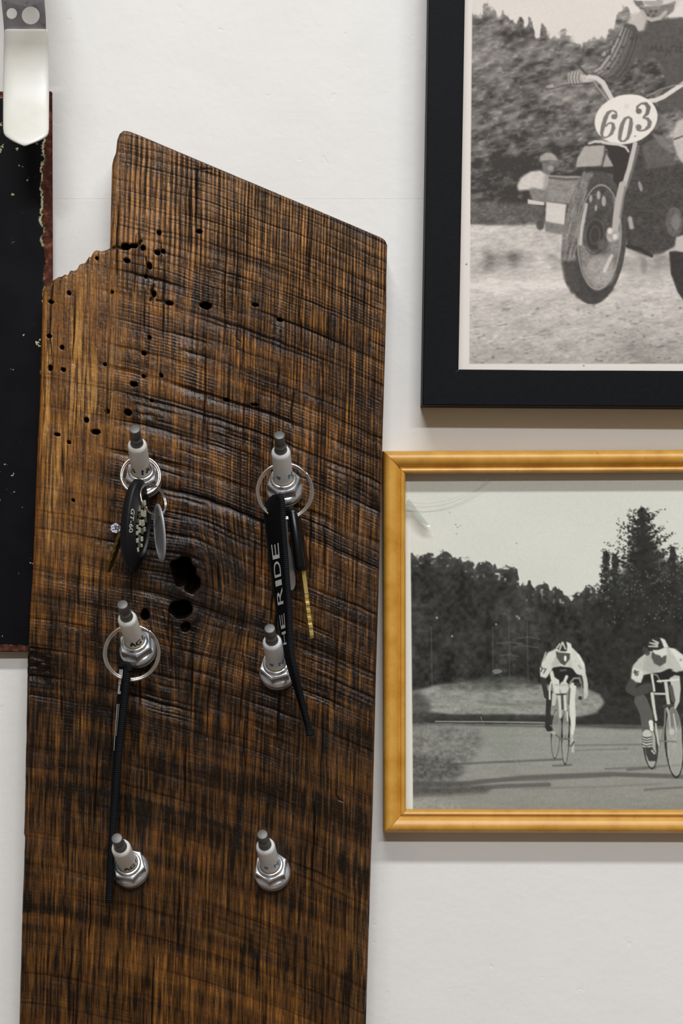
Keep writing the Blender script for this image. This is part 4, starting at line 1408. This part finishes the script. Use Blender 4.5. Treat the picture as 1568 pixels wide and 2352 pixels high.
    c.ell(1376, 545, 49, 120, 168, .75, rot=2.5, ring=2.0, soft=1)
    c.stroke([(1346, 470), (1336, 520), (1332, 560)], 4, 205, .8, 1.2)
    c.stroke([(1404, 588), (1396, 604), (1388, 622)], 4, 216, .8, 1.2)
    for (a, b_, r_) in ((1374, 448, 5), (1386, 462, 6), (1356, 456, 4), (1368, 478, 3.5)):
        c.ell(a, b_, r_ * .8, r_ * 2, 200, .75, soft=2)
    c.ell(1366, 540, 22, 38, 52, 1, rot=4, soft=2)
    for i in range(5):
        c.ell(1366, 540, 6 + 5 * i, 12 + 8 * i, 96 if i % 2 else 40, .6, rot=4, ring=1.2, soft=1)
    c.stroke([(1458, 330), (1446, 384), (1432, 432)], [5, 6, 6.5], 190, 1, .8)
    c.stroke([(1466, 336), (1452, 390), (1440, 430)], 3, 96, 1, 1)
    c.stroke([(1430, 425), (1422, 460), (1416, 500), (1410, 540)], [9, 9.5, 9, 6], 176, 1, 1)
    c.stroke([(1436, 430), (1430, 460), (1424, 500)], 2.5, 110, .8, 1)
    c.ell(1406, 540, 15, 16, 178, .9, soft=3, tex=tex * 1.5)
    c.ell(1400, 530, 6, 7, 226, .9, soft=2)
    c.ell(1412, 544, 5, 6, 222, .9, soft=2)
    c.ell(1382, 562, 10, 12, 90, .8, soft=3)
    # rider's boot and knee on the right, rear wheel
    c.poly([(1546, 300), (1556, 278), (1580, 268), (1640, 280), (1640, 380), (1576, 384), (1556, 360), (1546, 330)], 190, 1, 2, tex * .6)
    c.stroke([(1548, 320), (1570, 312)], 2, 70, .8)
    c.poly([(1552, 545), (1568, 540), (1640, 540), (1640, 576), (1548, 578)], 190, 1, 1.5, tex * .5)
    c.poly([(1536, 578), (1548, 576), (1640, 590), (1640, 720), (1580, 704), (1556, 672), (1540, 628)], 44, 1, 1.5, tex * .4)
    # grain, the white paper border, two specks
    c.a = np.clip(c.a + 7 * c.noise(1.6, 1.6, 120) + 5 * c.noise(3, 3, 121), 0, 255).astype(np.float32)
    c.a = blur(c.a, 1)
    c.a = 22 + c.a * .905
    bord = 1 - sstep(-.7, .7, X - (1084 - 7.0 * Y / 835))
    bord = np.maximum(bord, sstep(-.7, .7, Y - 835.5))
    bord = np.maximum(bord, sstep(-.7, .7, X - 1925))
    bord = np.maximum(bord, 1 - sstep(-.7, .7, Y + 430))
    c.a = (c.a * (1 - bord) + (PA - 4) * bord).astype(np.float32)
    c.ell(1071, 607, 1.5, 1.5, 60)
    c.ell(1340, 840, 1.5, 1.2, 90)
    return c

def paint_cyclists():
    c = Canvas(912, 1068, 1928, 1884)
    X, Y = c.X, c.Y
    rng = np.random.default_rng(12)
    c.a[:] = 207 + 5 * c.noise(120, 80, 131)
    wob = 14 * c.noise(8, 8, 132) + 10 * c.noise(18, 16, 133) + 6 * c.noise(4, 4, 134)
    tl = [(912, 1262), (942, 1268), (960, 1280), (979, 1272), (1000, 1282), (1012, 1268), (1022, 1266), (1044, 1280), (1080, 1288), (1090, 1302), (1112, 1290), (1120, 1284), (1133, 1302), (1158, 1304), (1168, 1294), (1178, 1302), (1188, 1318), (1194, 1346), (1206, 1340), (1216, 1332), (1226, 1350),
          (1240, 1344), (1254, 1338), (1264, 1356), (1278, 1352), (1296, 1362), (1312, 1374), (1324, 1360), (1336, 1364), (1345, 1344), (1361, 1352), (1385, 1362), (1568, 1330), (1700, 1330), (1928, 1300)]
    edge = np.interp(X, [p[0] for p in tl], [p[1] for p in tl]) + wob
    foliage = 26 * c.noise(10, 10, 135) + 20 * c.noise(30, 40, 136) + 16 * c.noise(5, 5, 137)
    tree = sstep(-2.5, 3, Y - edge)
    gaps = np.clip(c.noise(7, 6, 138) - .24, 0, 1) * np.exp(-((Y - edge) / 30) ** 2) * 700
    tv = 38 + foliage + 22 * np.exp(-((Y - edge) / 26) ** 2) + gaps
    tv = tv + 22 * np.exp(-((X - 1190) / 60) ** 2 - ((Y - 1430) / 60) ** 2) + 10 * np.exp(-((X - 950) / 40) ** 2 - ((Y - 1420) / 100) ** 2)
    c.a = (c.a * (1 - tree) + np.clip(tv, 14, 200) * tree).astype(np.float32)
    # the big conifer: trunk line with drooping, upturned sprays
    def spray(x, y, ln, ang, n=26):
        ca, sa = math.cos(ang), math.sin(ang)
        for i in range(n):
            t = rng.uniform(0, 1) ** .8
            px_, py_ = x + ca * ln * t, y + sa * ln * t - 10 * (t ** 2) * (ln / 60)
            r_ = (1 - .72 * t) * rng.uniform(2.0, 4.6)
            c.ell(px_ + rng.normal(0, 2.2), py_ + rng.normal(0, 2.2), r_ * 1.25, r_ * .8, rng.uniform(26, 52), .95, rot=rng.uniform(-60, 30), soft=.9)
    apex = (1472, 1163)
    c.stroke([apex, (1474, 1190), (1480, 1400)], [1, 3, 9], 34)
    for i in range(64):
        t = i / 63
        y = 1172 + 236 * t
        wl = 6 + 30 * min(t * 6, 1) + 96 * t
        for sg in (-1, 1):
            ln = wl * rng.choice([rng.uniform(.3, .65), rng.uniform(.8, 1.12)], p=[.6, .4])
            up = rng.uniform(.15, .75) * (1 - .55 * t)
            ang = -up if sg > 0 else math.pi + up
            spray(1473 + 6 * t, y, ln, ang, int(10 + 26 * t + ln * .12))
    for (x, y0_, y1_, wd) in ((1391, 1270, 1370, 22), (1412, 1276, 1380, 24), (1545, 1262, 1400, 40), (1580, 1236, 1400, 50), (1620, 1270, 1420, 60)):
        for i in range(34):
            t = i / 33
            y = y0_ + (y1_ - y0_) * t
            for sg in (-1, 1):
                spray(x, y, (3 + wd * t) * rng.uniform(.4, 1.2), -rng.uniform(.1, .7) if sg > 0 else math.pi + rng.uniform(.1, .7), 6)
    inner = [(1400, 1360), (1440, 1290), (1466, 1230), (1490, 1230), (1530, 1290), (1600, 1300), (1640, 1400), (1640, 1680), (1400, 1670), (1370, 1600), (1350, 1420)]
    c.poly(inner, 36, .8, 6, (foliage * .5).astype(np.float32))
    for i in range(150):
        c.ell(rng.uniform(1380, 1568), rng.uniform(1290, 1440), rng.uniform(.8, 2), rng.uniform(.8, 2), rng.uniform(90, 170), .6, soft=.8)
    # trunks and a few pale twigs in the dark wood
    for (x, ya, yb) in ((1168, 1400, 1560), (1131, 1440, 1580), (1210, 1430, 1560), (990, 1440, 1580)):
        c.stroke([(x, ya), (x + 2, yb)], 1.4, 84, .55, 1)
    for (x, y, l_) in ((1140, 1478, 60), (1180, 1486, 56), (1190, 1466, 50), (1150, 1506, 40)):
        c.stroke([(x, y), (x + l_ * .5, y - 3), (x + l_, y + 2)], 1.6, 96, .55, 1.4)
    for (x, y) in ((1003, 1419), (1187, 1416), (1139, 1434), (1038, 1461), (1192, 1420)):
        c.ell(x, y, 2, 2.4, 190, .8)
    # far meadow
    gr_ = (22 * c.noise(14, 6, 140) + 18 * c.noise(5, 3, 141)).astype(np.float32)
    c.poly([(945, 1588), (1000, 1574), (1080, 1566), (1180, 1570), (1250, 1572), (1340, 1580), (1376, 1594), (1388, 1614), (1370, 1636), (1330, 1650), (1200, 1652), (945, 1650)], 138, 1, 3, gr_ * 1.3)
    c.poly([(1010, 1574), (1090, 1560), (1180, 1552), (1240, 1568), (1240, 1584), (1100, 1584), (1010, 1586)], 84, .7, 4, gr_ * 1.4)
    c.stroke([(1100, 1612), (1180, 1620), (1250, 1614)], 3, 104, .5, 3)
    # road and verge
    road = sstep(-2, 3, Y - (1660 + .012 * (X - 945) + 2 * c.noise(18, 8, 142)))
    rv_ = 142 + 12 * c.noise(3.0, 2.2, 143) + 8 * c.noise(40, 6, 144) - 6 * sstep(1700, 1860, Y)
    c.a = (c.a * (1 - road) + rv_ * road).astype(np.float32)
    c.poly([(945, 1640), (990, 1636), (1030, 1640), (1260, 1642), (1310, 1648), (1380, 1640), (1400, 1664), (1250, 1662), (1000, 1658), (945, 1660)], 44, .92, 2, gr_ * .5)
    c.poly([(1380, 1640), (1400, 1600), (1650, 1600), (1650, 1672), (1440, 1674), (1300, 1668)], 40, .9, 3, gr_ * .6)
    c.stroke([(1000, 1657), (1120, 1658), (1250, 1660)], 1.5, 150, .9)
    c.stroke([(1250, 1668), (1400, 1666), (1568, 1672)], 3, 96, .6, 2)
    c.stroke([(960, 1664), (1120, 1666), (1260, 1669)], 2.4, 78, .7, 1.4)
    verge = [(940, 1664), (1096, 1670), (1110, 1700), (1090, 1740), (1060, 1770), (1040, 1800), (1000, 1818), (940, 1836)]
    vg = (34 * c.noise(9, 6, 145) + 30 * c.noise(4, 4, 146) + 20 * c.noise(24, 14, 147)).astype(np.float32)
    c.poly(verge, 112, .85, 7, vg)
    c.poly([(940, 1730), (1040, 1745), (1070, 1775), (1000, 1800), (940, 1806)], 78, .7, 6, vg)
    c.poly([(940, 1588), (965, 1590), (990, 1620), (985, 1660), (940, 1668)], 64, .8, 5, vg * .6)
    # long shadows on the road
    for pts, r_, v, al in (([(940, 1800), (1060, 1800), (1200, 1786), (1400, 1778), (1568, 1784)], 5, 76, .75), ([(940, 1818), (1050, 1816), (1150, 1806), (1260, 1802)], 5, 78, .75), ([(1090, 1794), (1250, 1790), (1400, 1782)], 3, 88, .6),
                            ([(1300, 1712), (1400, 1711), (1480, 1710)], 1.4, 84, .7), ([(1320, 1724), (1440, 1720)], 1.2, 92, .6), ([(1030, 1756), (1150, 1750), (1290, 1744)], 2.2, 74, .75), ([(1270, 1759), (1312, 1757)], 1.6, 70, .8),
                            ([(1390, 1766), (1480, 1762), (1568, 1757)], 1.6, 80, .7), ([(1440, 1768), (1505, 1764)], 2, 66, .7), ([(1480, 1814), (1568, 1808)], 2, 80, .7), ([(1200, 1812), (1400, 1806), (1520, 1800)], 1.6, 100, .5)):
        c.stroke(pts, r_, v, al, 2)
    c.poly([(940, 1800), (1060, 1796), (1130, 1806), (1120, 1822), (1020, 1828), (940, 1830)], 74, .75, 4, gr_)
    c.poly([(940, 1832), (1000, 1832), (1050, 1846), (1060, 1862), (940, 1862)], 150, .6, 4, vg)
    # cyclists, drawn in the coordinates of a 4.506x enlargement
    z = 1 / 4.506
    c.xf = lambda p: (1220 + p[0] * z, 1440 + p[1] * z)
    c.sc = z
    tx = (12 * c.noise(3, 3, 150)).astype(np.float32)
    def wheel(cx_, cy_, rx, ry, wd, v, ins, rot=0, al=.75):
        c.ell(cx_, cy_, rx, ry, ins, al, rot=rot, soft=.7)
        c.ell(cx_, cy_, rx * .86, ry * .96, 205, .7, rot=rot, ring=4, soft=.5)
        c.ell(cx_, cy_, rx, ry, v, 1, rot=rot, ring=wd, soft=.5)
        c.ell(cx_, cy_, 13, 20, 120, 1)
    wheel(250, 1110, 42, 250, 9, 58, 140, 2)
    wheel(352, 1135, 36, 285, 11, 42, 150, 1)
    c.stroke([(190, 690), (175, 850), (170, 1000), (175, 1060)], [34, 26, 20, 22], 40)
    c.stroke([(160, 1030), (200, 1060)], 22, 36)
    c.stroke([(270, 850), (300, 1000), (290, 1150)], 10, 130)
    c.stroke([(220, 1080), (300, 1160), (420, 1160)], 9, 96)
    c.stroke([(235, 490), (255, 600), (262, 690)], [44, 36, 26], 208)
    c.stroke([(240, 700), (228, 800)], [26, 18], 186)
    c.stroke([(430, 610), (420, 760), (428, 900), (432, 1010), (420, 1110)], [34, 30, 30, 24, 15], 212)
    c.stroke([(395, 640), (385, 800)], 10, 92)
    c.stroke([(415, 1130), (425, 1200), (428, 1290)], [16, 18, 14], 178)
    c.stroke([(440, 1190), (412, 1235)], 8, 70)
    c.stroke([(118, 520), (135, 620), (155, 720)], [30, 26, 24], 46)
    c.stroke([(530, 490), (562, 590), (565, 700)], [34, 24, 20], 194)
    c.stroke([(505, 500), (520, 580)], 20, 60)
    c.ell(545, 715, 34, 34, 180, tex=tx)
    c.ell(505, 735, 22, 20, 46)
    jersey = [(250, 225), (170, 265), (125, 350), (88, 420), (92, 510), (150, 532), (205, 455), (230, 420), (300, 405), (350, 415), (420, 425), (470, 490), (545, 505), (562, 460), (545, 370), (500, 290), (425, 215), (340, 190)]
    c.poly(jersey, 204, 1, .6, tx)
    c.poly([(260, 300), (300, 400), (225, 420), (200, 400)], 150, .5, 2)
    c.poly([(400, 300), (430, 420), (360, 410)], 168, .5, 2)
    c.stroke([(150, 265), (110, 380)], 8, 226, .7, 1)
    c.stroke([(480, 290), (540, 400)], 10, 226, .8, 1)
    for pts in ([(98, 405), (112, 430), (100, 462)], [(122, 432), (152, 436), (125, 478)]):
        c.stroke(pts, 6, 58, .9)
    c.stroke([(490, 400), (512, 430)], 8, 120, .7)
    c.poly([(212, 425), (300, 412), (400, 420), (455, 510), (420, 575), (390, 590), (300, 560), (240, 520)], 28, 1, .6)
    c.stroke([(300, 452), (360, 446)], 7, 110, .8)
    c.poly([(252, 250), (300, 262), (400, 275), (398, 330), (345, 402), (300, 378), (262, 320)], 74, 1, .6, tx)
    c.ell(350, 325, 15, 30, 226)
    c.poly([(270, 240), (350, 235), (345, 262), (275, 262)], 196, 1, .5)
    c.ell(340, 195, 86, 58, 44)
    c.poly([(360, 150), (410, 175), (425, 250), (405, 275), (365, 262), (372, 200)], 214, 1, .5)
    for pts in ([(265, 215), (292, 178)], [(292, 232), (318, 168)], [(322, 160), (350, 226)]):
        c.stroke(pts, 9, 196, .9)
    c.ell(338, 625, 48, 64, 198, tex=tx)
    c.stroke([(345, 560), (365, 515)], 16, 206)
    c.stroke([(190, 745), (188, 640), (205, 570), (240, 560)], 9, 206)
    c.stroke([(240, 598), (290, 605), (400, 598), (410, 590)], 7, 170)
    c.stroke([(400, 580), (440, 530), (495, 530), (520, 610), (535, 740)], 9, 128)
    c.stroke([(455, 590), (500, 600)], 18, 52)
    c.stroke([(284, 700), (296, 830), (300, 930)], 14, 196)
    c.stroke([(344, 690), (350, 800), (355, 860)], 13, 204)
    c.stroke([(318, 700), (322, 850)], 9, 60)
    c.stroke([(262, 700), (330, 700), (350, 695)], 8, 50)
    c.stroke([(370, 880), (376, 970)], 6, 220)
    c.stroke([(215, 1090), (240, 1100)], 14, 170)
    # second rider
    wheel(1232, 1240, 66, 225, 12, 52, 168, -4)
    wheel(1480, 1185, 92, 370, 14, 46, 160, -3, .6)
    for yy in range(900, 1500, 36):
        c.stroke([(1480, 1185), (1480 + 80 * math.sin(yy), yy)], 2.4, 196, .35)
    c.stroke([(1130, 760), (1190, 900), (1200, 1040), (1190, 1110)], [66, 64, 60, 44], 84, 1, .7)
    c.stroke([(1235, 985), (1245, 1060)], [22, 18], 222)
    c.stroke([(1195, 1110), (1195, 1220)], [46, 46], 190)
    for yy in (1140, 1166, 1192, 1222, 1250):
        c.stroke([(1150, yy - 4), (1190, yy + 10), (1245, yy - 2)], 7, 56, .9)
    c.poly([(1180, 1245), (1250, 1250), (1300, 1330), (1290, 1390), (1215, 1390), (1185, 1320)], 54, 1, .6)
    c.stroke([(1245, 1280), (1270, 1310)], 8, 190)
    c.stroke([(1062, 560), (1015, 640), (1080, 680), (1180, 640), (1240, 620)], [46, 44, 44, 52, 40], 66, 1, .7)
    c.stroke([(1478, 500), (1500, 640), (1510, 760), (1490, 830)], [56, 44, 24, 14], 186, 1, .7)
    c.stroke([(1440, 620), (1470, 760)], 20, 80)
    c.poly([(1180, 490), (1300, 480), (1420, 440), (1500, 470), (1600, 450), (1640, 520), (1480, 500), (1380, 560), (1340, 690), (1260, 690), (1235, 560), (1150, 570)], 28, 1, .6)
    j2 = [(1190, 265), (1110, 330), (1050, 400), (1032, 530), (1080, 570), (1130, 580), (1160, 500), (1240, 480), (1330, 470), (1430, 430), (1500, 460), (1640, 450), (1640, 330), (1540, 270), (1480, 225), (1400, 210)]
    c.poly(j2, 186, 1, .6, tx)
    c.poly([(1420, 215), (1500, 235), (1600, 330), (1640, 400), (1560, 440), (1500, 330)], 220, .9, 1)
    c.poly([(1190, 270), (1260, 290), (1300, 400), (1380, 430), (1240, 480), (1150, 440)], 158, .6, 2)
    c.poly([(1040, 420), (1110, 440), (1160, 460), (1130, 575), (1032, 535)], 212, .8, 1)
    for pts in ([(1068, 450), (1060, 472), (1078, 474)], [(1078, 452), (1074, 496)], [(1108, 462), (1090, 462), (1088, 478), (1104, 484), (1098, 500), (1084, 500)]):
        c.stroke(pts, 6, 58, .9)
    c.ell(1545, 340, 14, 16, 150, .8)
    c.poly([(1245, 260), (1330, 280), (1400, 290), (1392, 370), (1330, 408), (1270, 380), (1240, 310)], 76, 1, .6, tx)
    c.poly([(1255, 235), (1340, 225), (1400, 215), (1405, 290), (1365, 300), (1350, 320), (1330, 295), (1275, 280)], 210, 1, .6)
    c.ell(1300, 172, 104, 66, 42, rot=-8)
    c.poly([(1330, 112), (1380, 130), (1420, 210), (1370, 215), (1352, 160)], 214, 1, .5)
    for pts in ([(1215, 200), (1300, 200)], [(1225, 165), (1300, 180)], [(1255, 135), (1310, 165)]):
        c.stroke(pts, [7, 11], 200, .9)
    c.stroke([(1170, 230), (1200, 270)], 26, 60, .9)
    c.stroke([(1245, 490), (1262, 600), (1270, 660)], 12, 200)
    c.stroke([(1250, 690), (1262, 800), (1290, 960)], [17, 16, 13], 200)
    c.stroke([(1285, 1000), (1310, 1200), (1330, 1240)], 8, 190)
    c.stroke([(1240, 486), (1300, 500), (1340, 580)], 5, 150)
    c.stroke([(1305, 562), (1400, 556), (1520, 545)], 9, 214)
    c.stroke([(1390, 580), (1405, 700), (1420, 800)], 17, 196)
    c.stroke([(1280, 690), (1380, 692)], 11, 190)
    c.stroke([(1400, 830), (1420, 900), (1440, 1090)], 11, 170)
    c.stroke([(1370, 820), (1460, 815)], 16, 62)
    c.stroke([(1385, 850), (1380, 1000), (1330, 1240)], 8, 120)
    c.ell(1452, 1085, 26, 34, 190, .9)
    c.stroke([(1330, 1180), (1500, 1190)], 7, 110)
    c.stroke([(1470, 900), (1500, 1080)], 7, 190)
    c.xf = lambda p: p
    c.sc = 1.0
    # grain and paper border
    c.a = np.clip(c.a + 8 * c.noise(1.6, 1.6, 160) + 5 * c.noise(3, 3, 161), 0, 255).astype(np.float32)
    c.a = 12 + c.a * .94
    bord = 1 - sstep(-.7, .7, X - (941.5 + 6.5 * (Y - 1100) / 760))
    bord = np.maximum(bord, sstep(-.7, .7, X - 1905))
    c.a = (c.a * (1 - bord) + 216 * bord).astype(np.float32)
    for (x, y, r_) in ((1032, 1177, 1.3), (1046, 1205, 1.2), (1051, 1211, 1.2), (1057, 1207, 1.1), (1048, 1226, 1.2), (1186, 1248, 1.4), (1527, 1170, 2.2)):
        c.ell(x, y, r_, r_, 96, .9)
    return c

# ------------------------------------------------------------------ the framed pictures
def mitred_frame(parent, corners, depth_ref, profile, material, gap=.00005):
    """four separate rails; corners TL, TR, BR, BL as photo points on the front plane"""
    W_ = [P(x, y, depth_ref) for x, y in corners]
    W_ = [Vector((p.x, 0, p.z)) for p in W_]
    rails = []
    for i in range(4):
        A, B = W_[i], W_[(i + 1) % 4]
        e = (B - A).normalized()
        inw = Vector((e.z, 0, -e.x))          # inward for a clockwise walk
        vs_, fs = [], []
        pv, nx_ = (W_[i] - W_[i - 1]).normalized(), (W_[(i + 2) % 4] - B).normalized()
        n_prev, n_next = Vector((pv.z, 0, -pv.x)), Vector((nx_.z, 0, -nx_.x))
        for (t, dd) in profile:
            vs_.append(local(parent, A + (inw + n_prev) * t + e * gap + Vector((0, -dd, 0))))
        for (t, dd) in profile:
            vs_.append(local(parent, B + (inw + n_next) * t - e * gap + Vector((0, -dd, 0))))
        n_ = len(profile)
        for k in range(n_):
            k2 = (k + 1) % n_
            fs.append((k, k2, n_ + k2, n_ + k))
        fs.append(tuple(range(n_)))
        fs.append(tuple(n_ + k for k in range(n_))[::-1])
        bm = bmesh.new()
        bm.from_mesh(mesh_from(vs_, fs))
        rails.append(new_obj('frame_rail', smooth_by_angle(bm_to_mesh(bm), 28), material, parent))
    return rails
m_print = mat('photo_paper', rough=0.5, spec=0.06)
N, L, b = nt(m_print)
at = N.new('ShaderNodeAttribute')
at.attribute_name = 'paint'
L.new(at.outputs['Color'], b.inputs['Base Color'])
m_glass = bpy.data.materials.new('picture_glass')
m_glass.use_nodes = True
N, L = m_glass.node_tree.nodes, m_glass.node_tree.links
for n in list(N):
    if n.type != 'OUTPUT_MATERIAL':
        N.remove(n)
tr, gl_ = N.new('ShaderNodeBsdfTransparent'), N.new('ShaderNodeBsdfGlossy')
tr.inputs[0].default_value = (.985, .992, .985, 1)
gl_.inputs['Roughness'].default_value = .03
mx = N.new('ShaderNodeMixShader')
mx.inputs[0].default_value = .012
L.new(tr.outputs[0], mx.inputs[1])
L.new(gl_.outputs[0], mx.inputs[2])
L.new(mx.outputs[0], [n for n in N if n.type == 'OUTPUT_MATERIAL'][0].inputs[0])
m_glass_edge = mat('broken_glass_edge', C(226, 232, 226), 0.12, spec=0.6)
nt(m_glass_edge)[2].inputs['Transmission Weight'].default_value = .85
m_back = mat('backing_board', C(150, 120, 84), 0.8)

# ---- black frame
bf = empty('picture_frame', P(1480, 937, 0))
tag(bf, 'flat black picture frame with photo of motocross rider number 603', 'picture frame')
m_black = mat('black_lacquer', C(16, 17, 20), 0.6, spec=0.12)
bn_ = noise_node(m_black, 700, 4, .7)
bc_ = ramp_node(m_black, bn_.outputs[0], [(0.3, C(8, 9, 11)), (0.7, C(15, 17, 21))])
nt(m_black)[1].new(bc_.outputs[0], nt(m_black)[2].inputs['Base Color'])
add_bump(m_black, bn_.outputs[0], .25, .0003)
BW = 82 * S * (D - .022) / D
prof = [(0, .0006), (0, .0216), (.0004, .0220), (BW - .0004, .0220), (BW, .0216), (BW, .0190), (BW - .005, .0190), (BW - .005, .0006)]
mitred_frame(bf, [(992, -440), (2003, -433), (1990, 937), (970, 930)], .022, prof, m_black)
me = paint_motocross().sheet(((1.0, 2), (.960, 0), (.930, 0)), 1.10, .0160, 'print', (1052, 1580), (-12, 862))
new_obj('photo_print', me, m_print, bf).location = -bf.location
bp_ = [P(x, y, .0158) for x, y in ((1042, -462), (1945, 868))]
new_obj('backing', box_mesh(bp_[0].x, bp_[1].x, -.0150, -.0010, bp_[1].z, bp_[0].z), m_back, bf).location = -bf.location
gp = [P(x, y, .0185) for x, y in ((1040, -470), (1948, 872))]
new_obj('glass', box_mesh(gp[0].x, gp[1].x, -.0186, -.0166, gp[1].z, gp[0].z), m_glass, bf).location = -bf.location
# thin bright filler line along the inner edge of the lower rail
lip = [local(bf, P(x, y, .0193)) for x, y in ((1054, 849.2), (1300, 851.0), (1600, 852.8))]
new_obj('inner_liner', tube(lip, .00022, 6), m_silver, bf)

# ---- golden frame
yf = empty('picture_frame', P(1420, 1915, 0))
tag(yf, 'golden wooden picture frame with cracked glass over photo of racing cyclists', 'picture frame')
m_gold = mat('honey_wood', C(200, 146, 56), 0.36, spec=0.5)
gn_ = noise_node(m_gold, 70, 4, .6, (1, 1, 1))
gc_ = ramp_node(m_gold, gn_.outputs[0], [(0.25, C(184, 128, 42)), (0.5, C(204, 150, 60)), (0.75, C(216, 166, 78))])
gs_ = noise_node(m_gold, 420, 3, .6)
gcs = ramp_node(m_gold, gs_.outputs[0], [(0.22, (.72, .66, .55, 1)), (0.36, (1, 1, 1, 1))])
nt(m_gold)[1].new(mix_color(m_gold, 1.0, gc_.outputs[0], gcs.outputs[0], 'MULTIPLY'), nt(m_gold)[2].inputs['Base Color'])
YW = 52 * S * (D - .014) / D
q_ = YW / 11.6
prof = [(0, .0006), (0, .0112), (.25 * q_, .0126), (.9 * q_, .0140), (1.8 * q_, .0150), (3.0 * q_, .0155), (4.4 * q_, .0154), (5.8 * q_, .0148), (7.0 * q_, .0138), (7.8 * q_, .0129), (8.3 * q_, .0120), (8.55 * q_, .0119),
        (8.8 * q_, .0124), (9.3 * q_, .0131), (10.0 * q_, .0134), (10.8 * q_, .0131), (11.4 * q_, .0123), (11.6 * q_, .0114), (11.6 * q_, .0086), (8.0 * q_, .0086), (8.0 * q_, .0006)]
mitred_frame(yf, [(879, 1035.5), (1962, 1031), (1962, 1917), (880, 1915)], .0145, prof, m_gold, gap=.00012)
me = paint_cyclists().sheet(((1.0, 0), (.988, 0), (.945, 0)), 1.27, .0040, 'print', (920, 1580), (1072, 1876))
new_obj('photo_print', me, m_print, yf).location = -yf.location
bp_ = [P(x, y, .0032) for x, y in ((918, 1072), (1924, 1880))]
new_obj('backing', box_mesh(bp_[0].x, bp_[1].x, -.0034, -.0008, bp_[1].z, bp_[0].z), m_back, yf).location = -yf.location
GD = .0060
def g_fn(off):
    return lambda u, v, w: local(yf, P(u, v, GD + off) + Vector((0, -w, 0)))
crack = smooth_path([(926, 1152, 0), (942, 1154.5, 0), (975, 1156.5, 0), (1005, 1154, 0), (1035, 1147, 0), (1065, 1135, 0), (1095, 1118, 0), (1120, 1101, 0), (1140, 1082, 0), (1150, 1070, 0)], 4)
crack = [(p.x, p.y) for p in crack]
main = [(922, crack[0][1])] + [(x, y + .35) for x, y in crack] + [(1920, 1070), (1920, 1880), (922, 1880)]
new_obj('glass', prism(main, [], .0020, g_fn(0)), m_glass, yf)
corner = [(x, y - .35) for x, y in crack] + [(922, 1070), (922, crack[0][1] - .3)]
o = new_obj('glass_shard', prism(corner, [], .0020, g_fn(.0003)), m_glass, yf)
o['label'] = 'broken-off corner piece of the glass'
new_obj('crack_edge', tube([local(yf, P(x, y, GD + .0018)) for x, y in crack[3:]], .00011, 6), m_glass_edge, yf)
# splinter in the corner
bm = bmesh.new()
sp_t = [(932, 1150), (940, 1147), (952, 1163), (966, 1182), (981, 1200), (987, 1211), (978, 1206), (966, 1197), (954, 1180), (944, 1165), (934, 1158)]
o = new_obj('glass_splinter', prism(sp_t, [], .0016, lambda u, v, w: local(yf, P(u, v, GD + .0022) + Vector((0, -w * (0.4 + .6 * abs(math.sin(u * .9))), 0)))), m_glass_edge, yf)
# loose shard lower down
sh_c = smooth_path([(1093, 1560, 0), (1096, 1600, 0), (1103, 1645, 0), (1120, 1680, 0), (1145, 1712, 0), (1170, 1735, 0), (1194, 1756, 0)], 4)
shard = [(p.x, p.y) for p in sh_c] + [(1190, 1700), (1183, 1640), (1174, 1558), (1140, 1546)]
o = new_obj('glass_shard', prism(shard, [], .0018, g_fn(.0022)), m_glass, yf)
o['label'] = 'loose pointed glass shard over the road'
new_obj('crack_edge', tube([local(yf, P(p.x, p.y, GD + .0040)) for p in sh_c[8:]], .00014, 6), m_glass_edge, yf)
chip = [(1129, 1540), (1138, 1536), (1148, 1537), (1153, 1541), (1146, 1546), (1135, 1548)]
new_obj('glass_chip', prism(chip, [], .0014, g_fn(.0042)), m_glass_edge, yf)
